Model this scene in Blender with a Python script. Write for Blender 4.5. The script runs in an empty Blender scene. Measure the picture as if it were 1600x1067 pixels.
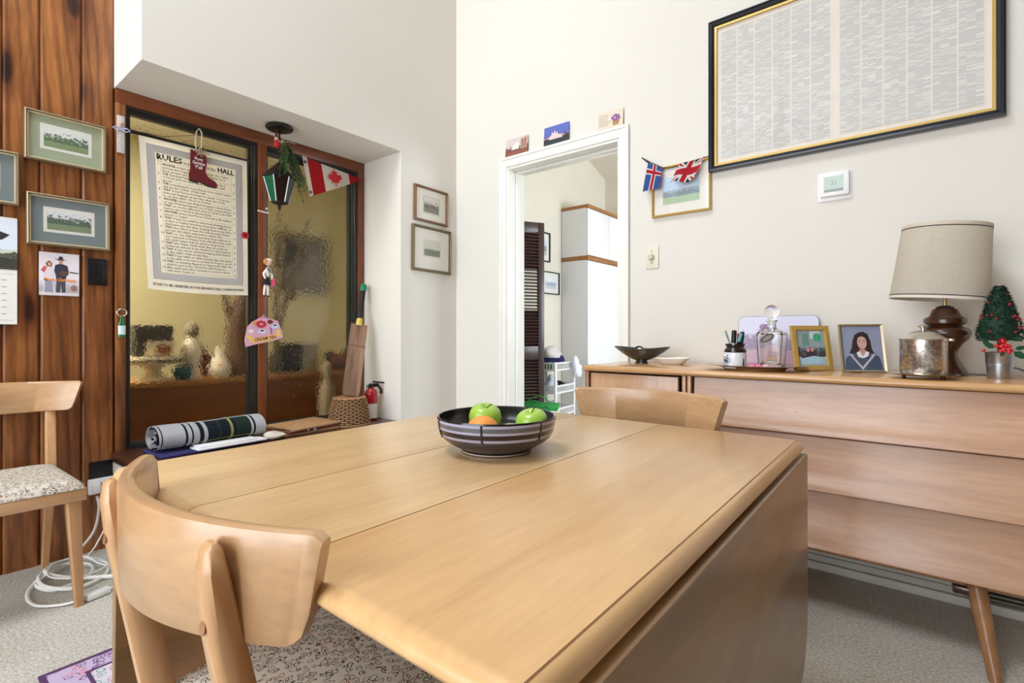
import bpy, bmesh, math, random
from mathutils import Vector, Matrix
random.seed(7)
PI = math.pi
S = bpy.context.scene
COL = S.collection

# ------------------------------------------------------------------ camera
cam = bpy.data.cameras.new('camera'); camo = bpy.data.objects.new('camera', cam); COL.objects.link(camo)
camo.location = (0, 0, 1.0); camo.rotation_euler = (PI/2, 0, math.radians(38.62))
cam.sensor_width = 36; cam.lens = 789/1600*36; cam.shift_y = -12.5/1600
cam.clip_start = 0.02
S.camera = camo

# ------------------------------------------------------------------ light
W = bpy.data.worlds.new('sky'); S.world = W; W.use_nodes = True
bg = W.node_tree.nodes['Background']; bg.inputs[0].default_value = (0.80, 0.90, 1.0, 1); bg.inputs[1].default_value = 1.2
def area(name, loc, rot, sx, sy, power, color):
    l = bpy.data.lights.new(name, 'AREA'); l.shape = 'RECTANGLE'; l.size = sx; l.size_y = sy
    l.energy = power; l.color = color
    o = bpy.data.objects.new(name, l); COL.objects.link(o); o.location = loc; o.rotation_euler = rot
    return o
area('daylight_glass_doors', (-1.15, -2.62, 1.70), (PI/2, 0, 0), 2.6, 3.2, 84, (0.87, 0.93, 1.0))
area('added_skylight_fill', (-1.65, -0.40, 5.08), (0, 0, 0), 1.3, 1.8, 84, (0.87, 0.93, 1.0))  # added overhead light, stands in for soft bounce off the ceiling
area('daylight_kitchen_window', (0.55, 3.9, 1.55), (PI/2, 0, PI/2), 1.3, 1.1, 31, (0.78, 0.88, 1.0))
area('added_hall_light', (-3.6, 0.15, 2.36), (0, 0, 0), 0.5, 0.5, 38, (1.0, 0.95, 0.84))  # added to brighten the hall
vs = S.view_settings
vs.view_transform = 'Standard'; vs.look = 'None'; vs.gamma = 1; vs.use_curve_mapping = False
vs.exposure = 0.86
S.display_settings.display_device = 'sRGB'

# ------------------------------------------------------------------ materials
def lin(c):
    r = []
    for v in c:
        v /= 255.0
        r.append(v/12.92 if v <= 0.04045 else ((v+0.055)/1.055)**2.4)
    return (*r, 1)
def newmat(name):
    m = bpy.data.materials.new(name); m.use_nodes = True
    nt = m.node_tree
    return m, nt, nt.nodes, nt.links, nt.nodes['Principled BSDF']
_mc = {}
def mat(c, rough=0.5, metal=0.0, bump=0.0, bscale=200, coat=0.0, var=0.0, vscale=8, trans=0.0, spec=0.5, name=None, ior=1.45):
    key = (c, rough, metal, bump, bscale, coat, var, vscale, trans, spec, ior)
    if key in _mc: return _mc[key]
    m, nt, N, L, B = newmat(name or 'surface')
    B.inputs['Roughness'].default_value = rough; B.inputs['Metallic'].default_value = metal
    B.inputs['Coat Weight'].default_value = coat; B.inputs['Coat Roughness'].default_value = 0.15
    B.inputs['Transmission Weight'].default_value = trans; B.inputs['IOR'].default_value = ior
    B.inputs['Specular IOR Level'].default_value = spec
    tc = N.new('ShaderNodeTexCoord')
    nz = N.new('ShaderNodeTexNoise'); nz.inputs['Scale'].default_value = vscale; nz.inputs['Detail'].default_value = 4
    L.new(tc.outputs['Object'], nz.inputs['Vector'])
    mx = N.new('ShaderNodeMix'); mx.data_type = 'RGBA'
    a = lin(c); v = var if var else 0.04
    mx.inputs['A'].default_value = tuple(x*(1-v) for x in a[:3])+(1,)
    mx.inputs['B'].default_value = tuple(min(1, x*(1+v)) for x in a[:3])+(1,)
    L.new(nz.outputs['Fac'], mx.inputs['Factor']); L.new(mx.outputs['Result'], B.inputs['Base Color'])
    if bump:
        n2 = N.new('ShaderNodeTexNoise'); n2.inputs['Scale'].default_value = bscale; n2.inputs['Detail'].default_value = 3
        L.new(tc.outputs['Object'], n2.inputs['Vector'])
        bp = N.new('ShaderNodeBump'); bp.inputs['Strength'].default_value = bump; bp.inputs['Distance'].default_value = 0.004
        L.new(n2.outputs['Fac'], bp.inputs['Height']); L.new(bp.outputs['Normal'], B.inputs['Normal'])
    _mc[key] = m
    return m
def ramp(N, stops):
    r = N.new('ShaderNodeValToRGB'); e = r.color_ramp.elements
    while len(e) < len(stops): e.new(0.5)
    for el, (p, c) in zip(e, stops): el.position = p; el.color = c if len(c) == 4 else lin(c)
    return r
def wood(name, c1, c2, axis='X', rough=0.35, coat=0.25, scale=1.0, fine=0.25, knots=None, spots=0.0):
    m, nt, N, L, B = newmat(name)
    B.inputs['Roughness'].default_value = rough; B.inputs['Coat Weight'].default_value = coat
    B.inputs['Coat Roughness'].default_value = 0.18
    tc = N.new('ShaderNodeTexCoord'); mp = N.new('ShaderNodeMapping')
    oi = N.new('ShaderNodeObjectInfo')
    add = N.new('ShaderNodeVectorMath'); add.operation = 'ADD'
    mul = N.new('ShaderNodeVectorMath'); mul.operation = 'SCALE'
    cmb = N.new('ShaderNodeCombineXYZ')
    for k in range(3): L.new(oi.outputs['Random'], cmb.inputs[k])
    mul.inputs['Scale'].default_value = 7.3
    L.new(cmb.outputs[0], mul.inputs[0])
    L.new(tc.outputs['Object'], add.inputs[0]); L.new(mul.outputs[0], add.inputs[1])
    sc = {'X': (0.12, 1, 1), 'Y': (1, 0.12, 1), 'Z': (1, 1, 0.12)}[axis]
    mp.inputs['Scale'].default_value = tuple(v*scale for v in sc)
    L.new(add.outputs[0], mp.inputs['Vector'])
    n1 = N.new('ShaderNodeTexNoise'); n1.inputs['Scale'].default_value = 9; n1.inputs['Detail'].default_value = 5; n1.inputs['Distortion'].default_value = 0.8
    L.new(mp.outputs[0], n1.inputs['Vector'])
    n2 = N.new('ShaderNodeTexNoise'); n2.inputs['Scale'].default_value = 90; n2.inputs['Detail'].default_value = 4
    L.new(mp.outputs[0], n2.inputs['Vector'])
    r1 = ramp(N, [(0.3, c1), (0.7, c2)])
    L.new(n1.outputs['Fac'], r1.inputs['Fac'])
    r2 = ramp(N, [(0.3, (1-fine, 1-fine, 1-fine, 1)), (0.65, (1, 1, 1, 1))])
    L.new(n2.outputs['Fac'], r2.inputs['Fac'])
    mx = N.new('ShaderNodeMix'); mx.data_type = 'RGBA'; mx.blend_type = 'MULTIPLY'; mx.inputs['Factor'].default_value = 1
    L.new(r1.outputs['Color'], mx.inputs['A']); L.new(r2.outputs['Color'], mx.inputs['B'])
    out = mx.outputs['Result']
    if knots:
        mk = N.new('ShaderNodeMapping'); mk.inputs['Scale'].default_value = {'X': (2.2, 7, 7), 'Y': (7, 2.2, 7), 'Z': (7, 7, 2.2)}[axis]
        L.new(add.outputs[0], mk.inputs['Vector'])
        nd = N.new('ShaderNodeTexNoise'); nd.inputs['Scale'].default_value = 2.0
        L.new(mk.outputs[0], nd.inputs['Vector'])
        ad2 = N.new('ShaderNodeVectorMath'); ad2.operation = 'ADD'
        sc2 = N.new('ShaderNodeVectorMath'); sc2.operation = 'SCALE'; sc2.inputs['Scale'].default_value = 0.25
        L.new(nd.outputs['Color'], sc2.inputs[0]); L.new(mk.outputs[0], ad2.inputs[0]); L.new(sc2.outputs[0], ad2.inputs[1])
        vo = N.new('ShaderNodeTexVoronoi'); vo.inputs['Scale'].default_value = 1.0; vo.inputs['Randomness'].default_value = 1.0
        L.new(ad2.outputs[0], vo.inputs['Vector'])
        rk = ramp(N, [(0.0, (0.03, 0.015, 0.01, 1)), (0.13, (0.16, 0.10, 0.07, 1)), (0.20, (0.62, 0.52, 0.46, 1)), (0.38, (1, 1, 1, 1))])
        L.new(vo.outputs['Distance'], rk.inputs['Fac'])
        m3 = N.new('ShaderNodeMix'); m3.data_type = 'RGBA'; m3.blend_type = 'MULTIPLY'; m3.inputs['Factor'].default_value = 1
        L.new(out, m3.inputs['A']); L.new(rk.outputs['Color'], m3.inputs['B']); out = m3.outputs['Result']
        wv = N.new('ShaderNodeTexWave'); wv.wave_type = 'RINGS'; wv.inputs['Scale'].default_value = 9; wv.inputs['Distortion'].default_value = 6
        wv.inputs['Detail'].default_value = 2; wv.rings_direction = 'SPHERICAL'
        mw = N.new('ShaderNodeMapping'); mw.inputs['Scale'].default_value = {'X': (0.2, 1, 1), 'Y': (1, 0.2, 1), 'Z': (1, 1, 0.2)}[axis]
        L.new(add.outputs[0], mw.inputs['Vector']); L.new(mw.outputs[0], wv.inputs['Vector'])
        rw = ramp(N, [(0.0, (0.62, 0.56, 0.52, 1)), (0.5, (1, 1, 1, 1))])
        L.new(wv.outputs['Fac'], rw.inputs['Fac'])
        m4 = N.new('ShaderNodeMix'); m4.data_type = 'RGBA'; m4.blend_type = 'MULTIPLY'; m4.inputs['Factor'].default_value = 0.85
        L.new(out, m4.inputs['A']); L.new(rw.outputs['Color'], m4.inputs['B']); out = m4.outputs['Result']
    if spots:
        ns = N.new('ShaderNodeTexVoronoi'); ns.inputs['Scale'].default_value = 6
        L.new(add.outputs[0], ns.inputs['Vector'])
        rs = ramp(N, [(0.0, (0.35, 0.25, 0.2, 1)), (0.02, (0.5, 0.4, 0.35, 1)), (0.03, (1, 1, 1, 1))])
        L.new(ns.outputs['Distance'], rs.inputs['Fac'])
        m5 = N.new('ShaderNodeMix'); m5.data_type = 'RGBA'; m5.blend_type = 'MULTIPLY'; m5.inputs['Factor'].default_value = spots
        L.new(out, m5.inputs['A']); L.new(rs.outputs['Color'], m5.inputs['B']); out = m5.outputs['Result']
    L.new(out, B.inputs['Base Color'])
    bp = N.new('ShaderNodeBump'); bp.inputs['Strength'].default_value = 0.06; bp.inputs['Distance'].default_value = 0.002
    L.new(n2.outputs['Fac'], bp.inputs['Height']); L.new(bp.outputs['Normal'], B.inputs['Normal'])
    return m
def glass_pane():
    m, nt, N, L, B = newmat('clear_pane')
    tr = N.new('ShaderNodeBsdfTransparent'); gl = N.new('ShaderNodeBsdfGlossy'); gl.inputs['Roughness'].default_value = 0.02
    fr = N.new('ShaderNodeFresnel'); ge = N.new('ShaderNodeNewGeometry')
    io = N.new('ShaderNodeMix'); io.inputs['A'].default_value = 1.5; io.inputs['B'].default_value = 1/1.5      # same reflectance on both faces of the thin pane
    L.new(ge.outputs['Backfacing'], io.inputs['Factor']); L.new(io.outputs[0], fr.inputs['IOR'])
    mx = N.new('ShaderNodeMixShader'); L.new(fr.outputs[0], mx.inputs[0]); L.new(tr.outputs[0], mx.inputs[1]); L.new(gl.outputs[0], mx.inputs[2])
    L.new(mx.outputs[0], N['Material Output'].inputs['Surface'])
    return m
PANE = glass_pane()
def landscape(name, sky, far, trees, ground, horizon=0.45, seed=0.0, rough=0.6, sx=5, lo=0.28, hi=1.55, treeh=0.35):
    m, nt, N, L, B = newmat(name); B.inputs['Roughness'].default_value = rough
    tc = N.new('ShaderNodeTexCoord'); sp = N.new('ShaderNodeSeparateXYZ'); L.new(tc.outputs['UV'], sp.inputs[0])
    def noise(scale, off, det=5):
        mp = N.new('ShaderNodeMapping'); mp.inputs['Location'].default_value = (seed+off, seed*1.7+off, 0); mp.inputs['Scale'].default_value = (1.3, 1, 1)
        L.new(tc.outputs['UV'], mp.inputs[0])
        n = N.new('ShaderNodeTexNoise'); n.inputs['Scale'].default_value = scale; n.inputs['Detail'].default_value = det; n.inputs['Roughness'].default_value = 0.65
        L.new(mp.outputs[0], n.inputs['Vector']); return n.outputs['Fac']
    def math_(op, a, b):
        k = N.new('ShaderNodeMath'); k.operation = op
        for i, v in enumerate((a, b)):
            if isinstance(v, (int, float)): k.inputs[i].default_value = v
            else: L.new(v, k.inputs[i])
        return k.outputs[0]
    def mix(f, a, b):
        x = N.new('ShaderNodeMix'); x.data_type = 'RGBA'; L.new(f, x.inputs['Factor'])
        for i, v in (('A', a), ('B', b)):
            if isinstance(v, tuple): x.inputs[i].default_value = lin(v)
            else: L.new(v, x.inputs[i])
        return x.outputs['Result']
    y = sp.outputs['Y']
    n1 = noise(sx*1.5, 0, 9); n2 = noise(sx*7, 3.3, 6); n3 = noise(sx*0.8, 9.1)
    skyc = mix(math_('MULTIPLY', n3, 0.5), sky, tuple(min(255, v+25) for v in sky))
    h1 = math_('LESS_THAN', y, math_('ADD', math_('MULTIPLY', n3, 0.3), horizon-0.05))
    c = mix(h1, skyc, far)
    h2 = math_('LESS_THAN', y, math_('ADD', math_('MULTIPLY', math_('SUBTRACT', n1, 0.45), treeh*4), horizon))
    st_ = N.new('ShaderNodeMapRange'); st_.inputs['From Min'].default_value = 0.36; st_.inputs['From Max'].default_value = 0.64; L.new(n2, st_.inputs['Value']); n2 = st_.outputs['Result']
    dk = mix(n2, tuple(int(v*lo) for v in trees), tuple(min(255, int(v*hi)) for v in trees))
    c = mix(h2, c, dk)
    h3 = math_('LESS_THAN', y, math_('ADD', math_('MULTIPLY', n1, 0.14), horizon*0.45))
    gr = mix(n2, tuple(int(v*(0.5+0.5*lo)) for v in ground), tuple(min(255, int(v*(0.4+0.5*hi))) for v in ground))
    c = mix(h3, c, gr)
    L.new(c, B.inputs['Base Color'])
    return m

M = {}
M['wall'] = mat((226, 221, 211), 0.75, bump=0.03, bscale=300, var=0.015, vscale=2, name='cream_wall_paint')
M['white'] = mat((238, 236, 228), 0.45, name='white_trim_paint')
M['ceiling'] = mat((235, 233, 226), 0.8, name='ceiling_paint')
M['maple'] = wood('maple_tabletop', (198, 152, 98), (222, 180, 126), 'Y', 0.28, 0.35, fine=0.10, spots=0.6)
M['maple_light'] = wood('maple_leaf', (206, 166, 116), (224, 188, 138), 'Y', 0.28, 0.35, fine=0.12, spots=0.4)
M['maple_shaded'] = wood('shaded_table_maple', (132, 98, 60), (162, 124, 80), 'Y', 0.32, 0.35, fine=0.15)  # table maple darkened: shade on leaves and apron is put into the colour
M['chair_wood'] = wood('maple_chair', (182, 138, 96), (208, 166, 121), 'X', 0.3, 0.35, fine=0.12, spots=0.4)
M['chair_leg'] = wood('maple_chair_leg', (188, 138, 92), (212, 166, 118), 'Z', 0.35, 0.25, fine=0.12)
M['side'] = wood('sideboard_maple', (188, 140, 106), (214, 170, 136), 'X', 0.3, 0.35, fine=0.15, spots=0.5)
M['side_top'] = wood('sideboard_top_maple', (196, 146, 94), (220, 172, 116), 'X', 0.22, 0.4, fine=0.12)
M['side_door'] = wood('sideboard_door_maple', (190, 146, 108), (212, 170, 132), 'Z', 0.32, 0.3, fine=0.15)
M['leg'] = wood('sideboard_leg_wood', (150, 104, 66), (176, 128, 86), 'Z', 0.35, 0.25)
M['dark_gap'] = mat((40, 24, 14), 0.8, name='dark_recess')
M['pine'] = wood('knotty_pine', (104, 56, 26), (176, 112, 58), 'Z', 0.38, 0.25, fine=0.3, knots=True)
M['pine_trim'] = wood('pine_trim_wood', (108, 54, 24), (150, 82, 40), 'Z', 0.38, 0.25, fine=0.3)
M['pine_trim_y'] = wood('pine_trim_wood_rail', (104, 52, 22), (142, 76, 36), 'Y', 0.38, 0.25, fine=0.3)
M['sill'] = wood('dark_sill_wood', (62, 34, 24), (90, 52, 38), 'Y', 0.3, 0.3, fine=0.2)
M['black_frame'] = mat((34, 32, 28), 0.4, name='black_window_frame')
M['black'] = mat((18, 18, 20), 0.35, name='black_paint')
M['walnut'] = wood('dark_turned_wood', (62, 32, 16), (92, 50, 26), 'Z', 0.25, 0.4, fine=0.2)
M['louver'] = wood('dark_louver_wood', (48, 26, 24), (74, 42, 36), 'Z', 0.4, 0.2)
M['silver'] = mat((215, 210, 200), 0.22, 1.0, name='silver_plate')
M['gold'] = mat((204, 168, 92), 0.34, 0.35, name='gold_frame')
M['bronze'] = mat((146, 128, 100), 0.35, 0.5, name='bronze_frame')
M['paper'] = mat((236, 233, 224), 0.8, name='paper')
M['ink'] = mat((40, 38, 40), 0.8, name='printing_ink')
M['plastic_white'] = mat((240, 240, 240), 0.35, name='white_plastic')
M['ivory'] = mat((226, 220, 200), 0.4, name='ivory_plastic')
M['cord'] = mat((236, 234, 228), 0.45, name='white_cord')
M['red'] = mat((196, 24, 34), 0.45, name='red_paint')
M['glass'] = mat((250, 252, 250), 0.02, trans=1.0, name='clear_glass', ior=1.45)
M['smoke_glass'] = mat((60, 58, 52), 0.03, trans=0.6, coat=0.3, name='smoked_glass')
M['ceramic'] = mat((235, 232, 222), 0.2, coat=0.3, name='white_ceramic')

def carpet_mat():
    m, nt, N, L, B = newmat('beige_carpet'); B.inputs['Roughness'].default_value = 1.0; B.inputs['Specular IOR Level'].default_value = 0.1
    tc = N.new('ShaderNodeTexCoord')
    n = N.new('ShaderNodeTexNoise'); n.inputs['Scale'].default_value = 330; n.inputs['Detail'].default_value = 3
    n2 = N.new('ShaderNodeTexNoise'); n2.inputs['Scale'].default_value = 3; n2.inputs['Detail'].default_value = 4
    L.new(tc.outputs['Object'], n.inputs[0]); L.new(tc.outputs['Object'], n2.inputs[0])
    n3 = N.new('ShaderNodeTexNoise'); n3.inputs['Scale'].default_value = 110; n3.inputs['Detail'].default_value = 5; n3.inputs['Roughness'].default_value = 0.8
    L.new(tc.outputs['Object'], n3.inputs[0])
    r = ramp(N, [(0.34, (156, 149, 135)), (0.62, (224, 219, 208))]); L.new(n3.outputs['Fac'], r.inputs[0])
    r2 = ramp(N, [(0.3, (0.86, 0.85, 0.82, 1)), (0.6, (1, 1, 1, 1))]); L.new(n2.outputs['Fac'], r2.inputs[0])
    mx = N.new('ShaderNodeMix'); mx.data_type = 'RGBA'; mx.blend_type = 'MULTIPLY'; mx.inputs['Factor'].default_value = 1
    L.new(r.outputs[0], mx.inputs['A']); L.new(r2.outputs[0], mx.inputs['B']); L.new(mx.outputs['Result'], B.inputs['Base Color'])
    bp = N.new('ShaderNodeBump'); bp.inputs['Strength'].default_value = 0.6; bp.inputs['Distance'].default_value = 0.008
    L.new(n.outputs['Fac'], bp.inputs['Height']); L.new(bp.outputs['Normal'], B.inputs['Normal'])
    return m
M['carpet'] = carpet_mat()
def floral(name, ground, c1, c2, scale=38, white=False):
    m, nt, N, L, B = newmat(name); B.inputs['Roughness'].default_value = 0.9
    tc = N.new('ShaderNodeTexCoord')
    nd = N.new('ShaderNodeTexNoise'); nd.inputs['Scale'].default_value = scale*0.8; nd.inputs['Detail'].default_value = 1
    L.new(tc.outputs['Object'], nd.inputs[0])
    sc = N.new('ShaderNodeVectorMath'); sc.operation = 'SCALE'; sc.inputs['Scale'].default_value = 1.1/scale
    L.new(nd.outputs['Color'], sc.inputs[0])
    ad = N.new('ShaderNodeVectorMath'); ad.operation = 'ADD'; L.new(tc.outputs['Object'], ad.inputs[0]); L.new(sc.outputs[0], ad.inputs[1])
    vo = N.new('ShaderNodeTexVoronoi'); vo.inputs['Scale'].default_value = scale; L.new(ad.outputs[0], vo.inputs['Vector'])
    r = ramp(N, [(0.0, (1, 1, 1, 1)), (0.16, (1, 1, 1, 1)), (0.19, (0, 0, 0, 1)), (0.36, (0, 0, 0, 1)), (0.39, (1, 1, 1, 1)), (0.47, (1, 1, 1, 1)), (0.50, (0, 0, 0, 1))])
    L.new(vo.outputs['Distance'], r.inputs[0])
    sel = N.new('ShaderNodeSeparateColor'); L.new(vo.outputs['Color'], sel.inputs[0])
    cm = N.new('ShaderNodeMix'); cm.data_type = 'RGBA'; cm.inputs['A'].default_value = lin(c1); cm.inputs['B'].default_value = lin(c2)
    st = N.new('ShaderNodeMath'); st.operation = 'GREATER_THAN'; st.inputs[1].default_value = 0.6; L.new(sel.outputs[0], st.inputs[0]); L.new(st.outputs[0], cm.inputs['Factor'])
    mx = N.new('ShaderNodeMix'); mx.data_type = 'RGBA'; mx.inputs['A'].default_value = lin(ground)
    L.new(r.outputs[0], mx.inputs['Factor']); L.new(cm.outputs['Result'], mx.inputs['B']); L.new(mx.outputs['Result'], B.inputs['Base Color'])
    return m
M['seat_fabric'] = floral('floral_seat_fabric', (210, 200, 184), (70, 66, 64), (122, 66, 62), 92)
M['rug_field'] = floral('rug_field_wool', (205, 196, 208), (120, 158, 150), (190, 120, 140), 40)
M['rug_border'] = floral('rug_border_wool', (186, 168, 196), (104, 70, 116), (206, 124, 128), 46)
M['rug_edge'] = mat((84, 52, 92), 0.95, name='rug_edge_wool')

def hammered_glass():
    m, nt, N, L, B = newmat('pebbled_glass')
    B.inputs['Base Color'].default_value = (0.95, 0.93, 0.86, 1)
    B.inputs['Transmission Weight'].default_value = 1; B.inputs['Roughness'].default_value = 0.0; B.inputs['IOR'].default_value = 1.22
    tc = N.new('ShaderNodeTexCoord'); mp = N.new('ShaderNodeMapping'); mp.inputs['Scale'].default_value = (1, 1, 1)
    L.new(tc.outputs['Object'], mp.inputs[0])
    n = N.new('ShaderNodeTexNoise'); n.inputs['Scale'].default_value = 62; n.inputs['Detail'].default_value = 2
    L.new(mp.outputs[0], n.inputs['Vector'])
    bp = N.new('ShaderNodeBump'); bp.inputs['Strength'].default_value = 0.75; bp.inputs['Distance'].default_value = 0.005
    L.new(n.outputs['Fac'], bp.inputs['Height']); L.new(bp.outputs['Normal'], B.inputs['Normal'])
    return m
M['pebble'] = hammered_glass()

# ------------------------------------------------------------------ geometry helpers
def setp(o, label=None, cat=None, group=None, kind=None):
    if label: o['label'] = label
    if cat: o['category'] = cat
    if group: o['group'] = group
    if kind: o['kind'] = kind
    return o
def obj(name, bm, m, parent=None, smooth=35, loc=None, rot=None):
    me = bpy.data.meshes.new(name)
    bmesh.ops.recalc_face_normals(bm, faces=bm.faces)
    bm.to_mesh(me); bm.free()
    ms = m if isinstance(m, (list, tuple)) else [m]
    for x in ms: me.materials.append(x)
    if smooth:
        for p in me.polygons: p.use_smooth = True
        me.set_sharp_from_angle(angle=math.radians(smooth))
    o = bpy.data.objects.new(name, me); COL.objects.link(o)
    if parent: o.parent = parent
    if loc: o.location = loc
    if rot: o.rotation_euler = rot
    return o
def thing(name, label, cat, loc=(0, 0, 0), rot=(0, 0, 0), group=None):
    o = bpy.data.objects.new(name, None); COL.objects.link(o); o.empty_display_size = 0.05
    o.location = loc; o.rotation_euler = rot if isinstance(rot, tuple) else (0, 0, rot)
    return setp(o, label, cat, group)
def struct(name, bm, m, smooth=0):
    o = obj(name, bm, m, None, smooth); o['kind'] = 'structure'; return o
def dup(root, loc, rotz, label):
    r = root.copy(); COL.objects.link(r); r.location = loc; r.rotation_euler = (0, 0, rotz); r['label'] = label
    for ch in list(root.children):
        c = ch.copy(); COL.objects.link(c); c.parent = r
        for g in ch.children:
            d = g.copy(); COL.objects.link(d); d.parent = c
    return r
def B_(): return bmesh.new()
def box(bm, x0, x1, y0, y1, z0, z1, bev=0.0, seg=2, mtx=None):
    r = bmesh.ops.create_cube(bm, size=1); vs_ = r['verts']
    for v in vs_:
        v.co = Vector(((x0+x1)/2+v.co.x*(x1-x0), (y0+y1)/2+v.co.y*(y1-y0), (z0+z1)/2+v.co.z*(z1-z0)))
    if bev:
        es = list({e for v in vs_ for e in v.link_edges})
        g = bmesh.ops.bevel(bm, geom=es, offset=bev, segments=seg, affect='EDGES', profile=0.5)
        vs_ = list({v for f in g['faces'] for v in f.verts} | {v for v in vs_ if v.is_valid})
    if mtx is not None:
        for v in vs_: v.co = mtx @ v.co
    return bm
def bx(*a, **k): return box(B_(), *a, **k)
def lathe(bm, prof, seg=32, c=(0, 0, 0), axis='Z', sx=1, sy=1, ngon=False):
    rings = []
    for (r, z) in prof:
        if r < 1e-6: rings.append([bm.verts.new((c[0], c[1], c[2]+z))])
        else: rings.append([bm.verts.new((c[0]+sx*r*math.cos(2*PI*i/seg), c[1]+sy*r*math.sin(2*PI*i/seg), c[2]+z)) for i in range(seg)])
    for a, b in zip(rings, rings[1:]):
        for i in range(seg):
            j = (i+1) % seg
            if len(a) == 1 and len(b) == 1: continue
            if len(a) == 1: bm.faces.new((a[0], b[j], b[i]))
            elif len(b) == 1: bm.faces.new((a[i], a[j], b[0]))
            else: bm.faces.new((a[i], a[j], b[j], b[i]))
    for rg, fl in ((rings[0], True), (rings[-1], False)):
        if len(rg) > 1 and not ngon: bm.faces.new(rg[::-1] if fl else rg)
    return bm
def tube(bm, pts, r, seg=8, closed=False, flat=1.0):
    pts = [Vector(p) for p in pts]; n = len(pts); rings = []
    up = Vector((0, 0, 1)); prev = None
    for i, p in enumerate(pts):
        a = pts[(i-1) % n] if (closed or i > 0) else p
        b = pts[(i+1) % n] if (closed or i < n-1) else p
        t = (b-a).normalized() if (b-a).length > 1e-9 else Vector((0, 0, 1))
        if prev is None:
            s = t.cross(up)
            if s.length < 1e-3: s = t.cross(Vector((1, 0, 0)))
        else: s = prev - t*prev.dot(t)
        s.normalize(); prev = s; u = s.cross(t).normalized()
        rr = r[i] if isinstance(r, (list, tuple)) else r
        rings.append([bm.verts.new(p + s*rr*math.cos(2*PI*k/seg) + u*rr*flat*math.sin(2*PI*k/seg)) for k in range(seg)])
    m = n if closed else n-1
    for i in range(m):
        a, b = rings[i], rings[(i+1) % n]
        for k in range(seg): bm.faces.new((a[k], a[(k+1) % seg], b[(k+1) % seg], b[k]))
    if not closed:
        bm.faces.new(rings[0][::-1]); bm.faces.new(rings[-1])
    return bm
def prism(bm, poly, y0, y1, mtx=None, mi=0, tri=False):
    """polygon in local XZ, extruded from y0 to y1"""
    a = [bm.verts.new((p[0], y0, p[1])) for p in poly]; b = [bm.verts.new((p[0], y1, p[1])) for p in poly]
    fs = [bm.faces.new(a), bm.faces.new(b[::-1])]
    n = len(poly)
    for i in range(n): fs.append(bm.faces.new((a[i], b[i], b[(i+1) % n], a[(i+1) % n])))
    for f in fs: f.material_index = mi
    if mtx is not None:
        for v in a+b: v.co = mtx @ v.co
    return bm
def sphere(bm, c, r, u=16, v=10, s=(1, 1, 1)):
    g = bmesh.ops.create_uvsphere(bm, u_segments=u, v_segments=v, radius=1)
    for w in g['verts']: w.co = Vector((c[0]+w.co.x*r*s[0], c[1]+w.co.y*r*s[1], c[2]+w.co.z*r*s[2]))
    return bm
def ell(cx, cz, rx, rz, n=20, a0=0, a1=2*PI):
    return [(cx+rx*math.cos(a0+(a1-a0)*i/n), cz+rz*math.sin(a0+(a1-a0)*i/n)) for i in range(n)]
def card(name, w, h, m, parent, y=0.0, t=0.001, x=0, z=0):
    """flat print facing local -Y with UVs; centred at x, z; front face at y"""
    bm = B_(); uvl = bm.loops.layers.uv.new('UVMap')
    co = [(-w/2, -h/2), (w/2, -h/2), (w/2, h/2), (-w/2, h/2)]
    f = [bm.verts.new((x+a, y, z+b)) for a, b in co]; k = [bm.verts.new((x+a, y+t, z+b)) for a, b in co]
    fs = [bm.faces.new(f), bm.faces.new(k[::-1])]
    for i in range(4): fs.append(bm.faces.new((f[i], k[i], k[(i+1) % 4], f[(i+1) % 4])))
    mp = {v: ((a+w/2)/w, (b+h/2)/h) for v, (a, b) in list(zip(f, co))+list(zip(k, co))}
    for fc in bm.faces:
        for lp in fc.loops: lp[uvl].uv = mp[lp.vert]
    return obj(name, bm, m, parent, 0)
def cloth(name, pos, cf, nu, nv, mats, parent, t=0.0015, us=None, vs2=None):
    """grid surface pos(u,v) with a per-face material index cf(u,v) and thickness along normal"""
    bm = B_(); us = us or [i/nu for i in range(nu+1)]; vv = vs2 or [j/nv for j in range(nv+1)]
    g = [[bm.verts.new(pos(u, v)) for u in us] for v in vv]
    for j in range(len(vv)-1):
        for i in range(len(us)-1):
            f = bm.faces.new((g[j][i], g[j][i+1], g[j+1][i+1], g[j+1][i]))
            f.material_index = cf((us[i]+us[i+1])/2, (vv[j]+vv[j+1])/2)
    if t: bmesh.ops.solidify(bm, geom=bm.faces[:], thickness=t)
    return obj(name, bm, mats, parent, 60)
def text_mesh(bm, s, size, x, z, y, align='LEFT', mtx=None, fit=None, bold=0.0, fn=None):
    cu = bpy.data.curves.new('lettering', 'FONT'); cu.body = s; cu.size = size; cu.align_x = align
    cu.resolution_u = 1; cu.offset = bold; cu.fill_mode = 'FRONT'
    o = bpy.data.objects.new('lettering', cu)
    me = bpy.data.meshes.new_from_object(o)
    n0 = len(bm.verts); bm.from_mesh(me); bm.verts.ensure_lookup_table()
    vs_ = [bm.verts[i] for i in range(n0, len(bm.verts))]
    if fit and vs_:
        xs = [v.co.x for v in vs_]; k = fit/max(1e-6, max(xs)-min(xs))
        for v in vs_: v.co.x *= k
    for v in vs_:
        a, b = v.co.x, v.co.y
        p = (x+a, y, z+b)
        v.co = Vector(fn(*p) if fn else p)
        if mtx is not None: v.co = mtx @ v.co
    bpy.data.objects.remove(o); bpy.data.curves.remove(cu); bpy.data.meshes.remove(me)
    return bm
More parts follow.
